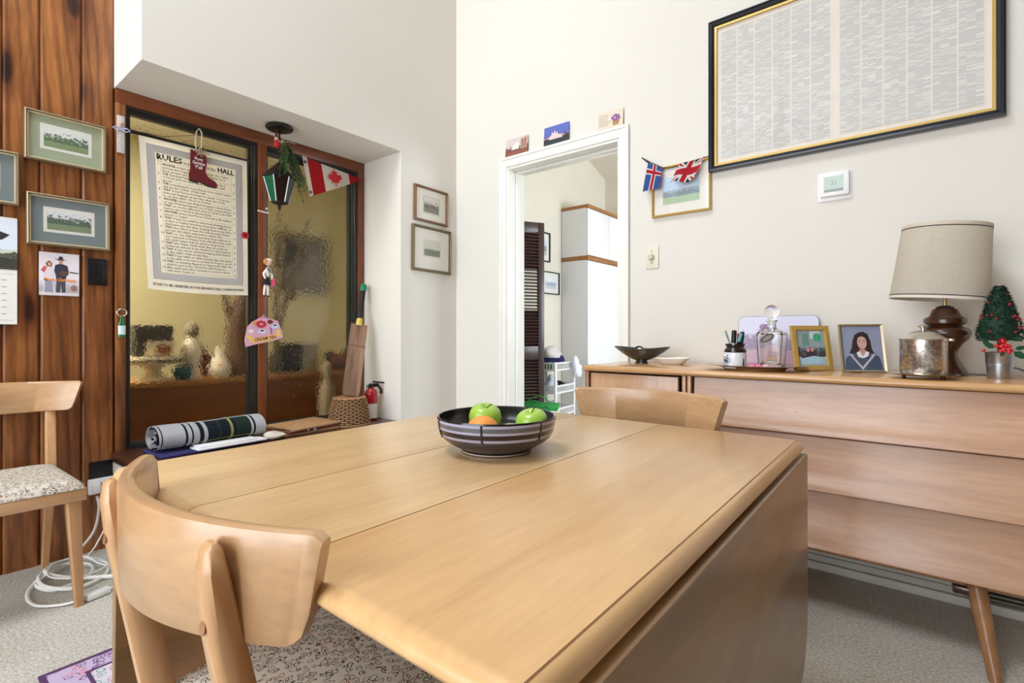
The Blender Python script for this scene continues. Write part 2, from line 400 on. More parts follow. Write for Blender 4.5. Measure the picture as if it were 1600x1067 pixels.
def frame_mesh(w, h, fw, d, steps=((0, 1), (1, 1))):
    """picture frame: outer w x h, moulding width fw; steps = (fraction of width, fraction of depth) profile from outer to inner edge"""
    bm = B_(); rings = []
    prof = [(0, 0)] + [(a*fw, b*d) for a, b in steps] + [(fw, 0)]
    for a, b in prof:
        rings.append([bm.verts.new((sx*(w/2-a), -b, sz*(h/2-a))) for sx, sz in ((-1, -1), (1, -1), (1, 1), (-1, 1))])
    for p, q in zip(rings, rings[1:]+[rings[0]]):
        for i in range(4): bm.faces.new((p[i], p[(i+1) % 4], q[(i+1) % 4], q[i]))
    return bm
def picture(name, label, cat, loc, rot, w, h, fw, d, fm, board, iw, ih, pm, group=None, iz=0.0, steps=((0, 0.7), (0.3, 1), (0.7, 0.9), (1, 0.6)), liner=None, edge=None):
    t = thing(name, label, cat, loc, rot, group)
    obj('frame', frame_mesh(w, h, fw, d, steps), fm, t, 0)
    if liner: obj('liner', frame_mesh(w-2*fw, h-2*fw, 0.0045, d*0.65), liner, t, 0)
    card('mat_board', w-2*fw+0.001, h-2*fw+0.001, board, t, y=-d*0.3, t=d*0.28)
    if edge: card('print_margin', iw+0.024, ih+0.024, edge, t, y=-d*0.3-0.0008, z=iz)
    card('print', iw, ih, pm, t, y=-d*0.3-0.0016, z=iz)
    card('glass', w-2*fw+0.002, h-2*fw+0.002, PANE, t, y=-d*0.52, t=0.0012)
    return t

# ================================================================== STRUCTURE
struct('floor', bx(-5.2, 3.8, -2.8, 6.0, -0.08, 0.0), M['carpet'])
b = B_(); SX0, SX1, SY0, SY1 = -2.3, -1.0, -1.30, 0.50      # opening of an unseen skylight, added to light the room from above
box(b, -3.0, SX0, -2.65, 2.71, 5.0, 5.1); box(b, SX1, 3.75, -2.65, 2.71, 5.0, 5.1)
box(b, SX0, SX1, -2.65, SY0, 5.0, 5.1); box(b, SX0, SX1, SY1, 2.71, 5.0, 5.1)
struct('ceiling', b, M['ceiling'])
b = B_(); box(b, SX0, SX0+0.04, SY0, SY1, 5.0, 5.06); box(b, SX1-0.04, SX1, SY0, SY1, 5.0, 5.06); box(b, SX0+0.04, SX1-0.04, SY0, SY0+0.04, 5.0, 5.06); box(b, SX0+0.04, SX1-0.04, SY1-0.04, SY1, 5.0, 5.06)
w = struct('window_6', b, M['white']); obj('pane', bx(SX0+0.04, SX1-0.04, SY0+0.04, SY1-0.04, 5.03, 5.034), PANE, w, 0)  # frame and pane of the added skylight, out of view
# right-hand wall of the photo: holds the doorway
b = B_()
box(b, -2.552, -2.077, 2.56, 2.71, 0, 5.0); box(b, -1.279, 3.6, 2.56, 2.71, 0, 5.0); box(b, -2.077, -1.279, 2.56, 2.71, 2.075, 5.0)
struct('wall_back', b, M['wall'])
# left wall: bulkhead above the window recess and the return beside it
b = B_()
poly = [(0.69, 2.158), (2.064, 2.158), (2.064, 0.0), (2.71, 0.0), (2.71, 5.0), (0.69, 5.0)]
prism(b, poly, 2.552, 2.97, Matrix.Rotation(PI/2, 4, 'Z'))
struct('wall_left', b, M['wall'])
b = B_(); box(b, -3.0, -2.972, -2.5, 0.70, 0, 5.0)
wl = struct('wall_left', b, M['dark_gap'])
def plank(y0, y1, z0, z1):
    k = B_(); c = 0.009
    prof = [(-2.972, y0+0.001), (-2.972, y1-0.001), (-2.958, y1-0.001), (-2.95, y1-c), (-2.95, y0+c), (-2.958, y0+0.001)]
    a = [k.verts.new((p[0], p[1], z0)) for p in prof]; d = [k.verts.new((p[0], p[1], z1)) for p in prof]
    k.faces.new(a); k.faces.new(d[::-1])
    for i in range(6): k.faces.new((a[i], a[(i+1) % 6], d[(i+1) % 6], d[i]))
    return obj('plank', k, M['pine'], wl, 0)
y = 0.570
plank(0.570, 0.690, 0, 5.0); plank(0.431, 0.570, 0, 5.0); plank(0.315, 0.431, 0, 5.0)
y = 0.315
while y > -1.2:
    plank(y-0.135, y, 0, 5.0); y -= 0.135
struct('wall_left', bx(-2.97, -2.95, -2.5, y, 0, 5.0), M['pine'])
# wall behind the camera with its big windows
b = B_()
WX0, WX1, WZ0, WZ1 = -2.47, 0.17, 0.08, 3.32
box(b, -3.0, WX0, -2.65, -2.5, 0, 5.0); box(b, WX1, 3.6, -2.65, -2.5, 0, 5.0)
box(b, WX0, WX1, -2.65, -2.5, 0, WZ0); box(b, WX0, WX1, -2.65, -2.5, WZ1, 5.0)
struct('wall_front', b, M['wall'])
for i, (x0, x1, z0, z1) in enumerate(((-2.47, -1.59, WZ0, WZ1), (-1.59, -0.71, WZ0, WZ1), (-0.71, 0.17, WZ0, WZ1))):
    k = B_()
    box(k, x0, x0+0.05, -2.60, -2.54, z0, z1); box(k, x1-0.05, x1, -2.60, -2.54, z0, z1)
    box(k, x0+0.05, x1-0.05, -2.60, -2.54, z0, z0+0.05); box(k, x0+0.05, x1-0.05, -2.60, -2.54, z1-0.05, z1)
    w = struct('window_%d' % (i+3), k, M['white'])
    obj('pane', bx(x0+0.05, x1-0.05, -2.572, -2.568, z0+0.05, z1-0.05), PANE, w, 0)
struct('wall_right', bx(3.6, 3.75, -2.65, 2.71, 0, 5.0), M['pine'])

# ------------------------------------------------ doorway casing (door_1)
b = B_()
def casing_v(k, x0, x1, z1, inner):      # vertical casing board with a thicker back band
    box(k, x0, x1, 2.545, 2.56, 0, z1, 0.002)
box(b, -2.130, -2.082, 2.543, 2.56, 0, 2.139, 0.003); box(b, -2.136, -2.118, 2.538, 2.56, 0, 2.145, 0.003)
box(b, -1.274, -1.226, 2.543, 2.56, 0, 2.139, 0.003); box(b, -1.238, -1.220, 2.538, 2.56, 0, 2.145, 0.003)
box(b, -2.082, -1.274, 2.543, 2.56, 2.080, 2.139, 0.003); box(b, -2.118, -1.238, 2.538, 2.56, 2.127, 2.145, 0.003)
d1 = struct('door_1', b, M['white'], 30)
b = B_()
box(b, -2.082, -2.067, 2.55, 2.72, 0, 2.08, 0.001); box(b, -1.289, -1.274, 2.55, 2.72, 0, 2.08, 0.001); box(b, -2.067, -1.289, 2.55, 2.72, 2.065, 2.08, 0.001)
obj('jamb', b, M['white'], d1, 30)
b = B_()
box(b, -2.067, -2.053, 2.625, 2.665, 0, 2.065, 0.002); box(b, -1.303, -1.289, 2.625, 2.665, 0, 2.065, 0.002); box(b, -2.053, -1.303, 2.625, 2.665, 2.051, 2.065, 0.002)
obj('door_stop', b, M['white'], d1, 30)

# ------------------------------------------------ windows of the recess (hammered glass)
XF = -2.937
w1 = struct('trim_1', (lambda k: (box(k, -2.99, XF, 0.692, 0.731, 0.44, 2.09, 0.002), k)[-1])(B_()), M['pine'], 30)
w1 = struct('trim_2', bx(-2.99, XF, 0.692, 2.064, 2.09, 2.158, 0.003), M['pine_trim_y'], 30)
struct('trim_3', bx(-2.99, XF+0.004, 1.351, 1.400, 0.44, 2.09, 0.004), M['pine_trim'], 30)
struct('trim_4', bx(-2.99, XF, 2.014, 2.064, 0.44, 2.09, 0.003), M['pine_trim'], 30)
def window(n, y0, y1, gy0, gy1, gz0, gz1, z0, z1):
    k = B_()
    prof = [(0.0, -2.99), (0.0, XF-0.006), (0.4, XF-0.006), (0.45, XF-0.014), (0.62, XF-0.014), (0.66, XF-0.020), (1.0, XF-0.024), (1.0, -2.99)]
    rings = []
    for a, x in prof:
        Y0 = y0+(gy0-y0)*a; Y1 = y1+(gy1-y1)*a; Z0 = z0+(gz0-z0)*a; Z1 = z1+(gz1-z1)*a
        rings.append([k.verts.new((x, p, q)) for p, q in ((Y0, Z0), (Y1, Z0), (Y1, Z1), (Y0, Z1))])
    for p, q in zip(rings, rings[1:]+[rings[0]]):
        for i in range(4): k.faces.new((p[i], p[(i+1) % 4], q[(i+1) % 4], q[i]))
    w = struct(n, k, M['black_frame'])
    obj('pane', bx(-2.978, -2.974, gy0-0.005, gy1+0.005, gz0-0.005, gz1+0.005), M['pebble'], w, 0)
window('window_1', 0.731, 1.351, 0.754, 1.304, 0.475, 2.056, 0.444, 2.09)
window('window_2', 1.400, 2.014, 1.416, 1.956, 0.475, 2.045, 0.444, 2.09)

# window bench of painted brick with a dark sill board
bench = thing('window_bench', 'low painted brick window bench with dark wooden sill under the glass panels', 'bench', (-2.75, 1.38, 0))
obj('sill_board', bx(-0.235, 0.215, -0.705, 0.684, 0.405, 0.444, 0.004), M['sill'], bench, 30)
obj('core', bx(-0.232, 0.165, -0.655, 0.68, 0.0, 0.405), mat((60, 56, 52), 0.9), bench, 0)
bm_brick = mat((214, 208, 198), 0.8, bump=0.6, bscale=60, var=0.1, vscale=12, name='painted_brick')
brick_b = bx(-0.098, 0.098, -0.025, 0.025, -0.029, 0.029, 0.006)
brick0 = obj('brick', brick_b, bm_brick, bench, 30)
first = True
def put_brick(x, y, z, r, sx=1.0):
    global first
    o = brick0 if first else brick0.copy()
    if not first: COL.objects.link(o)
    first = False
    o.location = (x, y, z); o.rotation_euler = (random.uniform(-.01, .01), random.uniform(-.01, .01), r); o.scale = (sx, 1, 1)
for c in range(6):
    z = 0.034+c*0.0665
    for i in range(7):
        yy = -0.57+i*0.205+(0.1 if c % 2 else 0)
        if yy < 0.60: put_brick(0.18, yy, z, PI/2)
    for i in range(2):
        put_brick(-0.12+i*0.205+(-0.03 if c % 2 else 0.03), -0.672, z, 0, 0.9)

# ------------------------------------------------ hall behind the pebbled glass
hallm = mat((204, 195, 154), 0.8, name='yellow_hall_paint')
struct('wall_hall_back', bx(-4.42, -4.32, -0.6, 3.2, 0, 2.45), hallm)
struct('wall_hall_side', bx(-4.42, -2.97, 3.1, 3.2, 0, 2.45), hallm)
struct('wall_hall_front', bx(-4.42, -3.0, -0.6, -0.5, 0, 2.45), hallm)
struct('trim_5', bx(-4.42, -2.97, -0.6, 3.2, 2.43, 2.5), M['ceiling'])
counter = thing('hall_counter', 'long orange-brown wooden counter seen through the pebbled glass panels', 'counter', (-3.55, 1.7, 0))
cw = wood('orange_counter_wood', (120, 66, 20), (150, 86, 28), 'Y', 0.4, 0.2)
cwt = wood('orange_counter_top', (160, 104, 44), (186, 128, 60), 'Y', 0.4, 0.2)
obj('front_panel', bx(-0.28, 0.14, -1.6, 1.38, 0.0, 0.69), cw, counter, 0)
obj('counter_top', bx(-0.30, 0.16, -1.6, 1.38, 0.69, 0.725, 0.004), cwt, counter, 30)

# ------------------------------------------------ kitchen beyond the doorway
kw = mat((228, 220, 204), 0.8, name='kitchen_wall_paint', var=0.09, vscale=2.2)
struct('wall_kitchen_left', bx(-2.65, -2.55, 2.71, 4.86, 0, 3.6), kw)
struct('wall_kitchen_back', bx(-2.55, 0.8, 4.76, 4.86, 0, 3.6), kw)
b = B_(); box(b, 0.6, 0.75, 2.71, 3.25, 0, 3.6); box(b, 0.6, 0.75, 4.55, 4.76, 0, 3.6); box(b, 0.6, 0.75, 3.25, 4.55, 0, 1.0); box(b, 0.6, 0.75, 3.25, 4.55, 2.1, 3.6)
struct('wall_kitchen_right', b, kw)
b = B_()
a = [b.verts.new(p) for p in ((-2.6, 2.71, 3.30), (0.75, 2.71, 3.30), (0.75, 4.86, 2.58), (-2.6, 4.86, 2.58))]
c = [b.verts.new(v.co+Vector((0, 0, 0.08))) for v in a]
b.faces.new(a); b.faces.new(c[::-1])
for i in range(4): b.faces.new((a[i], c[i], c[(i+1) % 4], a[(i+1) % 4]))
struct('ceiling', b, kw)

# tall white cabinet
cabm = mat((232, 232, 232), 0.3, name='white_laminate'); ctrim = wood('oak_cabinet_trim', (150, 94, 42), (184, 126, 66), 'Y', 0.4, 0.2)
cab = thing('tall_cabinet', 'tall white kitchen cabinet with oak rails beyond the doorway', 'cabinet', (-2.41, 4.33, 0))
obj('body', bx(-0.135, 0.12, -0.41, 0.42, 0.08, 2.12), cabm, cab, 0)
obj('plinth', bx(-0.135, 0.09, -0.38, 0.42, 0.0, 0.08), M['dark_gap'], cab, 0)
obj('top_rail', bx(-0.136, 0.148, -0.415, 0.42, 2.12, 2.15, 0.003), ctrim, cab, 30)
obj('middle_rail', bx(-0.136, 0.144, -0.414, 0.42, 1.655, 1.695, 0.003), ctrim, cab, 30)
for nm, y0, y1, z0, z1 in (('door', -0.408, -0.008, 1.70, 2.115), ('door', -0.004, 0.418, 1.70, 2.115), ('door', -0.408, 0.418, 0.09, 1.65)):
    obj(nm, bx(0.121, 0.140, y0, y1, z0, z1, 0.002), cabm, cab, 30)

# dark louvered folding door
lv = thing('louvered_door', 'dark brown louvered folding door panel standing open beyond the doorway', 'door', (-2.50, 2.95, 0), math.atan2(0.34, 0.19))
LW = 0.392; LT = 1.875
b = B_(); box(b, 0, 0.052, -0.014, 0.014, 0.02, LT, 0.002); st = obj('stile', b, M['louver'], lv, 30)
s2 = st.copy(); COL.objects.link(s2); s2.location = (LW-0.052, 0, 0); s2.parent = lv
for z0, z1 in ((0.02, 0.16), (0.80, 0.90), (LT-0.075, LT)):
    obj('rail', bx(0.052, LW-0.052, -0.012, 0.012, z0, z1, 0.001), M['louver'], lv, 30)
sl = obj('slat', bx(0.046, LW-0.046, -0.019, 0.019, -0.003, 0.003, 0.001, 1), M['louver'], lv, 0)
zs = [0.175+0.0255*i for i in range(25)] + [0.913+0.0255*i for i in range(35)]
for i, z in enumerate(zs):
    o = sl if i == 0 else sl.copy()
    if i: COL.objects.link(o); o.parent = lv
    o.location = (0, 0, z); o.rotation_euler = (math.radians(-38 if 36 > i or i > 48 else -14), 0, 0)

# white wire storage cart with things in it
cart = thing('storage_cart', 'white plastic tiered storage cart standing before the tall cabinet', 'cart', (-2.392, 3.52, 0), math.radians(96))
CW, CD = 0.17, 0.13
for sx in (-1, 1):
    for sy in (-1, 1):
        obj('post', bx(sx*CW-0.012, sx*CW+0.012, sy*CD-0.009, sy*CD+0.009, 0.0, 0.77, 0.003), M['plastic_white'], cart, 30)
for zt in (0.10, 0.335, 0.52, 0.705):
    k = B_()
    for z in (zt, zt+0.055):
        for sx in (-1, 1): box(k, sx*CW-0.006, sx*CW+0.006, -CD, CD, z-0.006, z+0.006)
        for sy in (-1, 1): box(k, -CW, CW, sy*CD-0.006, sy*CD+0.006, z-0.006, z+0.006)
    n = 14
    for i in range(n+1):
        x = -CW+2*CW*i/n
        for sy in (-1, 1): box(k, x-0.004, x+0.004, sy*CD-0.003, sy*CD+0.003, zt, zt+0.055)
        box(k, x-0.004, x+0.004, -CD, CD, zt-0.008, zt-0.002)
    for i in range(11):
        yv = -CD+2*CD*i/10
        for sx in (-1, 1): box(k, sx*CW-0.003, sx*CW+0.003, yv-0.004, yv+0.004, zt, zt+0.055)
    obj('basket', k, M['plastic_white'], cart, 0)
def crumple(name, label, cat, loc, r, s, m, seed, amp=0.25, group=None):
    rnd = random.Random(seed); b = B_()
    bmesh.ops.create_icosphere(b, subdivisions=3, radius=1)
    offs = [(Vector((rnd.uniform(-1, 1), rnd.uniform(-1, 1), rnd.uniform(-1, 1))).normalized(), rnd.uniform(2, 6), rnd.uniform(0, 6)) for _ in range(7)]
    zmin = 9
    for v in b.verts:
        d = v.co.normalized(); k = 1+amp*sum(math.sin(o.dot(d)*f+p) for o, f, p in offs)/3
        v.co = Vector((d.x*k*r*s[0], d.y*k*r*s[1], max(-0.55, d.z*k)*r*s[2])); zmin = min(zmin, v.co.z)
    for v in b.verts: v.co.z -= zmin
    o = obj(name, b, m, None, 60); o.location = loc
    return setp(o, label, cat, group)
c_, s_ = math.cos(math.radians(96)), math.sin(math.radians(96))
def on_cart(x, y, z): return (-2.392+c_*x-s_*y, 3.52+s_*x+c_*y, z)
crumple('navy_cloth', 'crumpled navy blue cloth piled in the top basket of the white cart', 'cloth', on_cart(0.0, -0.01, 0.705), 0.115, (0.85, 1.05, 0.85), mat((34, 34, 84), 0.9), 1)
crumple('white_cloth', 'crumpled pale grey cloth lying over the navy cloth in the cart', 'cloth', on_cart(-0.02, 0.0, 0.80), 0.105, (0.9, 1.05, 0.55), mat((214, 210, 206), 0.9), 2)
crumple('green_packet', 'small green packet tucked under the cloths in the cart', 'packet', on_cart(-0.125, -0.06, 0.71), 0.042, (0.9, 0.6, 0.9), mat((20, 110, 60), 0.5), 3)
crumple('plastic_bag', 'clear crinkled plastic bag hanging off the corner of the cart', 'bag', on_cart(0.135, -0.185, 0.635), 0.070, (0.4, 0.8, 1.3), mat((226, 230, 238), 0.25), 4, 0.4)
crumple('white_bag', 'pale paper bag standing in the middle basket of the cart', 'bag', on_cart(-0.05, -0.02, 0.525), 0.085, (0.7, 0.7, 0.9), mat((206, 210, 226), 0.7), 5, 0.3)
crumple('black_bag', 'black cloth bag lying in the middle basket of the cart', 'bag', on_cart(0.07, -0.03, 0.525), 0.065, (1.0, 0.9, 0.7), mat((24, 24, 30), 0.8), 6)
crumple('lower_packet', 'grey translucent packet in a lower basket of the cart', 'packet', on_cart(-0.03, -0.02, 0.34), 0.085, (0.9, 0.8, 0.8), mat((196, 200, 206), 0.5), 8)
# shopping bag with green handles
bag = thing('shopping_bag', 'white shopping bag with green handles standing on floor beyond doorway', 'bag', (-2.18, 3.02, 0), 0.5)
b = B_()
box(b, -0.16, 0.16, -0.1, 0.1, 0, 0.47, 0.02)
obj('body', b, mat((228, 228, 222), 0.7), bag, 40)
gr = mat((30, 140, 62), 0.6)
obj('trim_band', bx(-0.163, 0.163, -0.103, 0.103, 0.445, 0.482, 0.01), gr, bag, 40)
for sy, lean in ((-0.1, -0.06), (0.1, 0.03)):
    pts = [(-0.1+0.2*i/12, sy+lean*math.sin(PI*i/12), 0.47+0.055*math.sin(PI*i/12)) for i in range(13)]
    obj('handle', tube(B_(), pts, 0.013, 6, flat=0.3), gr, bag, 60)
picture('framed_print', 'small black-framed drawing hung higher on kitchen wall behind louvered door', 'picture', (-2.55, 3.62, 1.76), PI/2, 0.20, 0.26, 0.012, 0.02, M['black'], M['paper'], 0.1, 0.15, landscape('print_k1', (200, 210, 220), (170, 180, 190), (120, 120, 120), (190, 190, 180), seed=3.1))
picture('framed_print', 'lower black-framed drawing on kitchen wall beside the tall cabinet', 'picture', (-2.55, 3.74, 1.45), PI/2, 0.26, 0.20, 0.010, 0.02, M['black'], M['paper'], 0.16, 0.10, landscape('print_k2', (225, 228, 235), (190, 200, 215), (140, 150, 165), (215, 215, 220), seed=4.1))

# heater along the right-hand wall
ht = thing('baseboard_heater', 'off-white metal baseboard heater along the wall under the sideboard', 'heater', (0, 2.515, 0))
hm = mat((206, 204, 194), 0.5, name='heater_enamel', var=0.08, vscale=14)
obj('cover', bx(-1.15, 0.150, -0.032, 0.045, 0.035, 0.17, 0.004), hm, ht, 30)
obj('lower_lip', bx(-1.15, 1.6, -0.040, 0.045, 0.0, 0.032, 0.003), hm, ht, 30)
obj('end_cap', bx(0.151, 0.186, -0.038, 0.045, 0.033, 0.172, 0.003), hm, ht, 30)
obj('grille_back', bx(0.187, 1.6, -0.005, 0.045, 0.033, 0.17), M['dark_gap'], ht, 0)
for i in range(8):
    obj('slat', bx(0.187, 1.6, -0.034, -0.003, 0.045+i*0.0155, 0.050+i*0.0155), mat((150, 146, 136), 0.5), ht, 0)
for i in range(3):
    obj('groove', bx(-1.15, 0.15, -0.0345, -0.031, 0.062+i*0.028, 0.0645+i*0.028), mat((120, 116, 106), 0.7), ht, 0)

# ================================================================== TABLE
tbl = thing('dining_table', 'pale maple drop-leaf dining table with a bowl on it, its leaves hanging', 'table', (-0.716, 0.848, 0))
TY0, TY1 = -0.568, 0.567      # length along the left wall
def top_board(name, x0, x1, m, lround=False, rround=False):
    """plank of the top with bull-nosed ends (and a rule-joint roll on the outer side)"""
    k = B_(); t = 0.024; R = 0.020
    nose = [(0.0, -t), (0.0, -t)]
    prof = [(0.010, -t), (0.002, -t+0.004), (0.0, -t+0.009), (0.003, -0.008), (0.010, -0.002), (0.020, 0.0)]
    ys = [TY0+a for a, _ in prof] + [TY1-a for a, _ in prof[::-1]]
    zz = [z for _, z in prof] + [z for _, z in prof[::-1]]
    xs = [x0, x1]
    sect = []
    xcols = []
    if lround: xcols += [(x0-0.014, -0.018), (x0-0.010, -0.007), (x0-0.004, -0.003), (x0-0.0008, -0.0025), (x0, 0)]
    else: xcols += [(x0, 0)]
    if rround: xcols += [(x1, 0), (x1+0.0008, -0.0025), (x1+0.004, -0.003), (x1+0.010, -0.007), (x1+0.014, -0.018)]
    else: xcols += [(x1, 0)]
    rows = []
    for x, dz in xcols:
        rows.append([k.verts.new((x, yy, 0.74+max(-t, z+dz) if z > -t+0.001 else 0.74-t)) for yy, z in zip(ys, zz)])
    for p, q in zip(rows, rows[1:]):
        for i in range(len(ys)-1): k.faces.new((p[i], q[i], q[i+1], p[i+1]))
    for r in (rows[0], rows[-1]): k.faces.new(r)
    for p, q in zip(rows, rows[1:]): k.faces.new((p[0], p[-1], q[-1], q[0]))
    return obj(name, k, m, tbl, 50)
top_board('top_board', -0.492, -0.1302, M['maple_light'], lround=True)
top_board('extension_leaf', -0.128, 0.147, M['maple_light'])
top_board('top_board', 0.1494, 0.488, M['maple'], rround=True)
def hang_leaf(xa, xb):
    k = B_(); L = 0.525; r = 0.13
    pts = [(TY0+0.004, 0.707), (TY1-0.004, 0.707)]
    arc = [(TY1-0.004-r+r*math.cos(a), 0.707-L+r+r*math.sin(a)) for a in [-PI/2*i/8 for i in range(9)]]
    arc2 = [(TY0+0.004+r-r*math.cos(a), 0.707-L+r+r*math.sin(a)) for a in [-PI/2*i/8 for i in range(9)]][::-1]
    poly = pts+arc+arc2
    prism(k, poly, 0, 0.02, Matrix.Translation((xb, 0, 0)) @ Matrix.Rotation(PI/2, 4, 'Z'))
    es = [e for e in k.edges if abs((e.verts[0].co-e.verts[1].co).x) < 1e-6]
    bmesh.ops.bevel(k, geom=es, offset=0.004, segments=2, affect='EDGES', profile=0.5)
    return obj('drop_leaf', k, M['maple_shaded'], tbl, 40)
hang_leaf(0.490, 0.511); hang_leaf(-0.515, -0.494)
obj('apron', (lambda k: (box(k, -0.44, -0.42, -0.40, 0.40, 0.62, 0.715), box(k, 0.42, 0.44, -0.40, 0.40, 0.62, 0.715), box(k, -0.42, 0.42, -0.40, -0.38, 0.62, 0.715), box(k, -0.42, 0.42, 0.38, 0.40, 0.62, 0.715), k)[-1])(B_()), M['maple_shaded'], tbl, 0)
for sx in (-1, 1):
    for sy in (-1, 1):
        k = B_(); tube(k, [(sx*0.40, sy*0.37, 0.715), (sx*0.40, sy*0.37, 0.35), (sx*0.40, sy*0.40, 0.006)], [0.034, 0.03, 0.022], 12)
        obj('leg', k, M['chair_leg'], tbl, 40)

# ================================================================== CHAIRS
def make_chair(label):
    t = thing('dining_chair', label, 'chair', (0, 0, 0), 0, 'maple dining chairs')
    # crest rail: bent board, ends pointing forward
    k = B_(); n = 72; hw = 0.270; sag = 0.085; th = 0.022
    prof = []   # cross-section: (offset across thickness, height 0..1)
    cs = [(-0.5, 0.03), (-0.5, 0.93), (-0.38, 0.985), (-0.12, 1.0), (0.12, 1.0), (0.38, 0.985), (0.5, 0.93), (0.5, 0.03), (0.3, 0.0), (-0.3, 0.0)]
    rings = []
    for i in range(n+1):
        u = -1+2*i/n
        y0 = -0.249+sag*u*u
        dx, dy = 1.0, 2*sag*u/hw
        L = math.hypot(dx, dy); nx, ny = -dy/L, dx/L
        au = abs(u)
        zb = 0.670+0.002*au
        zt = 0.800-0.004*au
        if au > 0.90:                       # rounded lower corner
            q = (au-0.90)/0.10; zb += 0.034*(1-math.sqrt(max(0, 1-q*q)))
        if au > 0.96: zt -= 0.008*((au-0.96)/0.04)**2
        tt = th
        rings.append([k.verts.new((u*(hw-0.024*(1-b_))+nx*a*tt, y0+ny*a*tt, zb+(zt-zb)*b_)) for a, b_ in cs])
    m = len(cs)
    for p, q in zip(rings, rings[1:]):
        for j in range(m): k.faces.new((p[j], p[(j+1) % m], q[(j+1) % m], q[j]))
    k.faces.new(rings[0]); k.faces.new(rings[-1][::-1])
    obj('crest_rail', k, M['chair_wood'], t, 50)
    # back posts that run down into the rear legs
    for sx in (-1, 1):
        k = B_(); X = sx*0.178
        pth = [(-0.236, 0.785, 0.008, 0.004), (-0.237, 0.779, 0.013, 0.010), (-0.236, 0.755, 0.0165, 0.016), (-0.226, 0.69, 0.0175, 0.021), (-0.200, 0.56, 0.018, 0.025), (-0.178, 0.44, 0.018, 0.027), (-0.180, 0.36, 0.018, 0.026), (-0.215, 0.12, 0.014, 0.019), (-0.235, 0.0, 0.012, 0.015)]
        rings = []
        for (yy, z, a, d) in pth:
            xc = X*(1-0.1*max(0, (0.79-z))/0.79)
            ring = []
            for px_, py_ in ((-1, -0.55), (-0.6, -1), (0.6, -1), (1, -0.55), (1, 0.7), (0.75, 1), (-0.75, 1), (-1, 0.7)):
                ring.append(k.verts.new((xc+px_*a, yy+py_*d*0.75, z)))
            rings.append(ring)
        for p, q in zip(rings, rings[1:]):
            for j in range(8): k.faces.new((p[j], p[(j+1) % 8], q[(j+1) % 8], q[j]))
        k.faces.new(rings[0]); k.faces.new(rings[-1][::-1])
        po = obj('back_post', k, M['chair_leg'], t, 45)
        k = B_(); lathe(k, [(0.0, 0.0), (0.007, 0.0), (0.007, 0.0012), (0.0, 0.0016)], 12)
        pl = obj('wood_plug', k, wood('plug_wood', (150, 100, 64), (166, 116, 76), 'Z') if sx < 0 else bpy.data.materials['plug_wood'], po, 40)
        pl.location = (X*0.99, -0.2435, 0.700); pl.rotation_euler = (PI/2-0.15, 0, 0)
    # front legs
    for sx in (-1, 1):
        k = B_(); rings = []
        for (x, yy, z, a, d) in ((0.165, 0.235, 0.392, 0.0225, 0.0225), (0.168, 0.242, 0.30, 0.021, 0.021), (0.178, 0.262, 0.0, 0.0125, 0.0125)):
            rings.append([k.verts.new((sx*x+px_*a, yy+py_*d, z)) for px_, py_ in ((-1, -0.7), (-0.7, -1), (0.7, -1), (1, -0.7), (1, 0.7), (0.7, 1), (-0.7, 1), (-1, 0.7))])
        for p, q in zip(rings, rings[1:]):
            for j in range(8): k.faces.new((p[j], p[(j+1) % 8], q[(j+1) % 8], q[j]))
        k.faces.new(rings[0]); k.faces.new(rings[-1][::-1])
        obj('front_leg', k, M['chair_leg'], t, 45)
    # seat rails
    obj('front_rail', bx(-0.20, 0.20, 0.245, 0.268, 0.385, 0.43, 0.004), M['chair_wood'], t, 30)
    k = B_(); box(k, -0.19, 0.19, -0.19, -0.168, 0.385, 0.43, 0.003)
    obj('rear_rail', k, M['chair_wood'], t, 30)
    for sx in (-1, 1):
        k = B_(); prism(k, [(sx*0.168, -0.18), (sx*0.19, -0.18), (sx*0.2, 0.265), (sx*0.178, 0.265)], 0.385, 0.43, Matrix(((1, 0, 0, 0), (0, 0, 1, 0), (0, 1, 0, 0), (0, 0, 0, 1))))
        obj('side_rail', k, M['chair_leg'], t, 30)
    # upholstered seat pad
    k = B_(); nx_, ny_ = 14, 14; rows = []
    for j in range(ny_+1):
        v = j/ny_; row = []
        for i in range(nx_+1):
            u = -1+2*i/nx_; vv = -1+2*v
            w = 0.189+0.014*v
            e = (1-abs(u)**6)*(1-abs(vv)**6)
            cr = 1-0.06*(abs(u)**8)*(abs(vv)**8)
            row.append(k.verts.new((u*w*cr, -0.188+0.458*v, 0.436+0.032*max(0, e)**0.4)))
        rows.append(row)
    for p, q in zip(rows, rows[1:]):
        for i in range(nx_): k.faces.new((p[i], p[i+1], q[i+1], q[i]))
    bnd = [e for e in k.edges if e.is_boundary]
    g = bmesh.ops.extrude_edge_only(k, edges=bnd)
    for v in [x for x in g['geom'] if isinstance(x, bmesh.types.BMVert)]: v.co.z = 0.4303
    obj('seat', k, M['seat_fabric'], t, 60)
    return t
ch = make_chair('nearest maple chair with a curved crest rail, pushed up to the near table end')
ch.location = (-0.735, 0.446, 0.004); 
dup(ch, (-2.662, 0.278, 0), -PI/2, 'maple chair with pale floral seat standing against the knotty pine wall')
dup(ch, (-0.724, 1.452, 0.004), PI, 'maple chair at far table end, between the table and the sideboard')

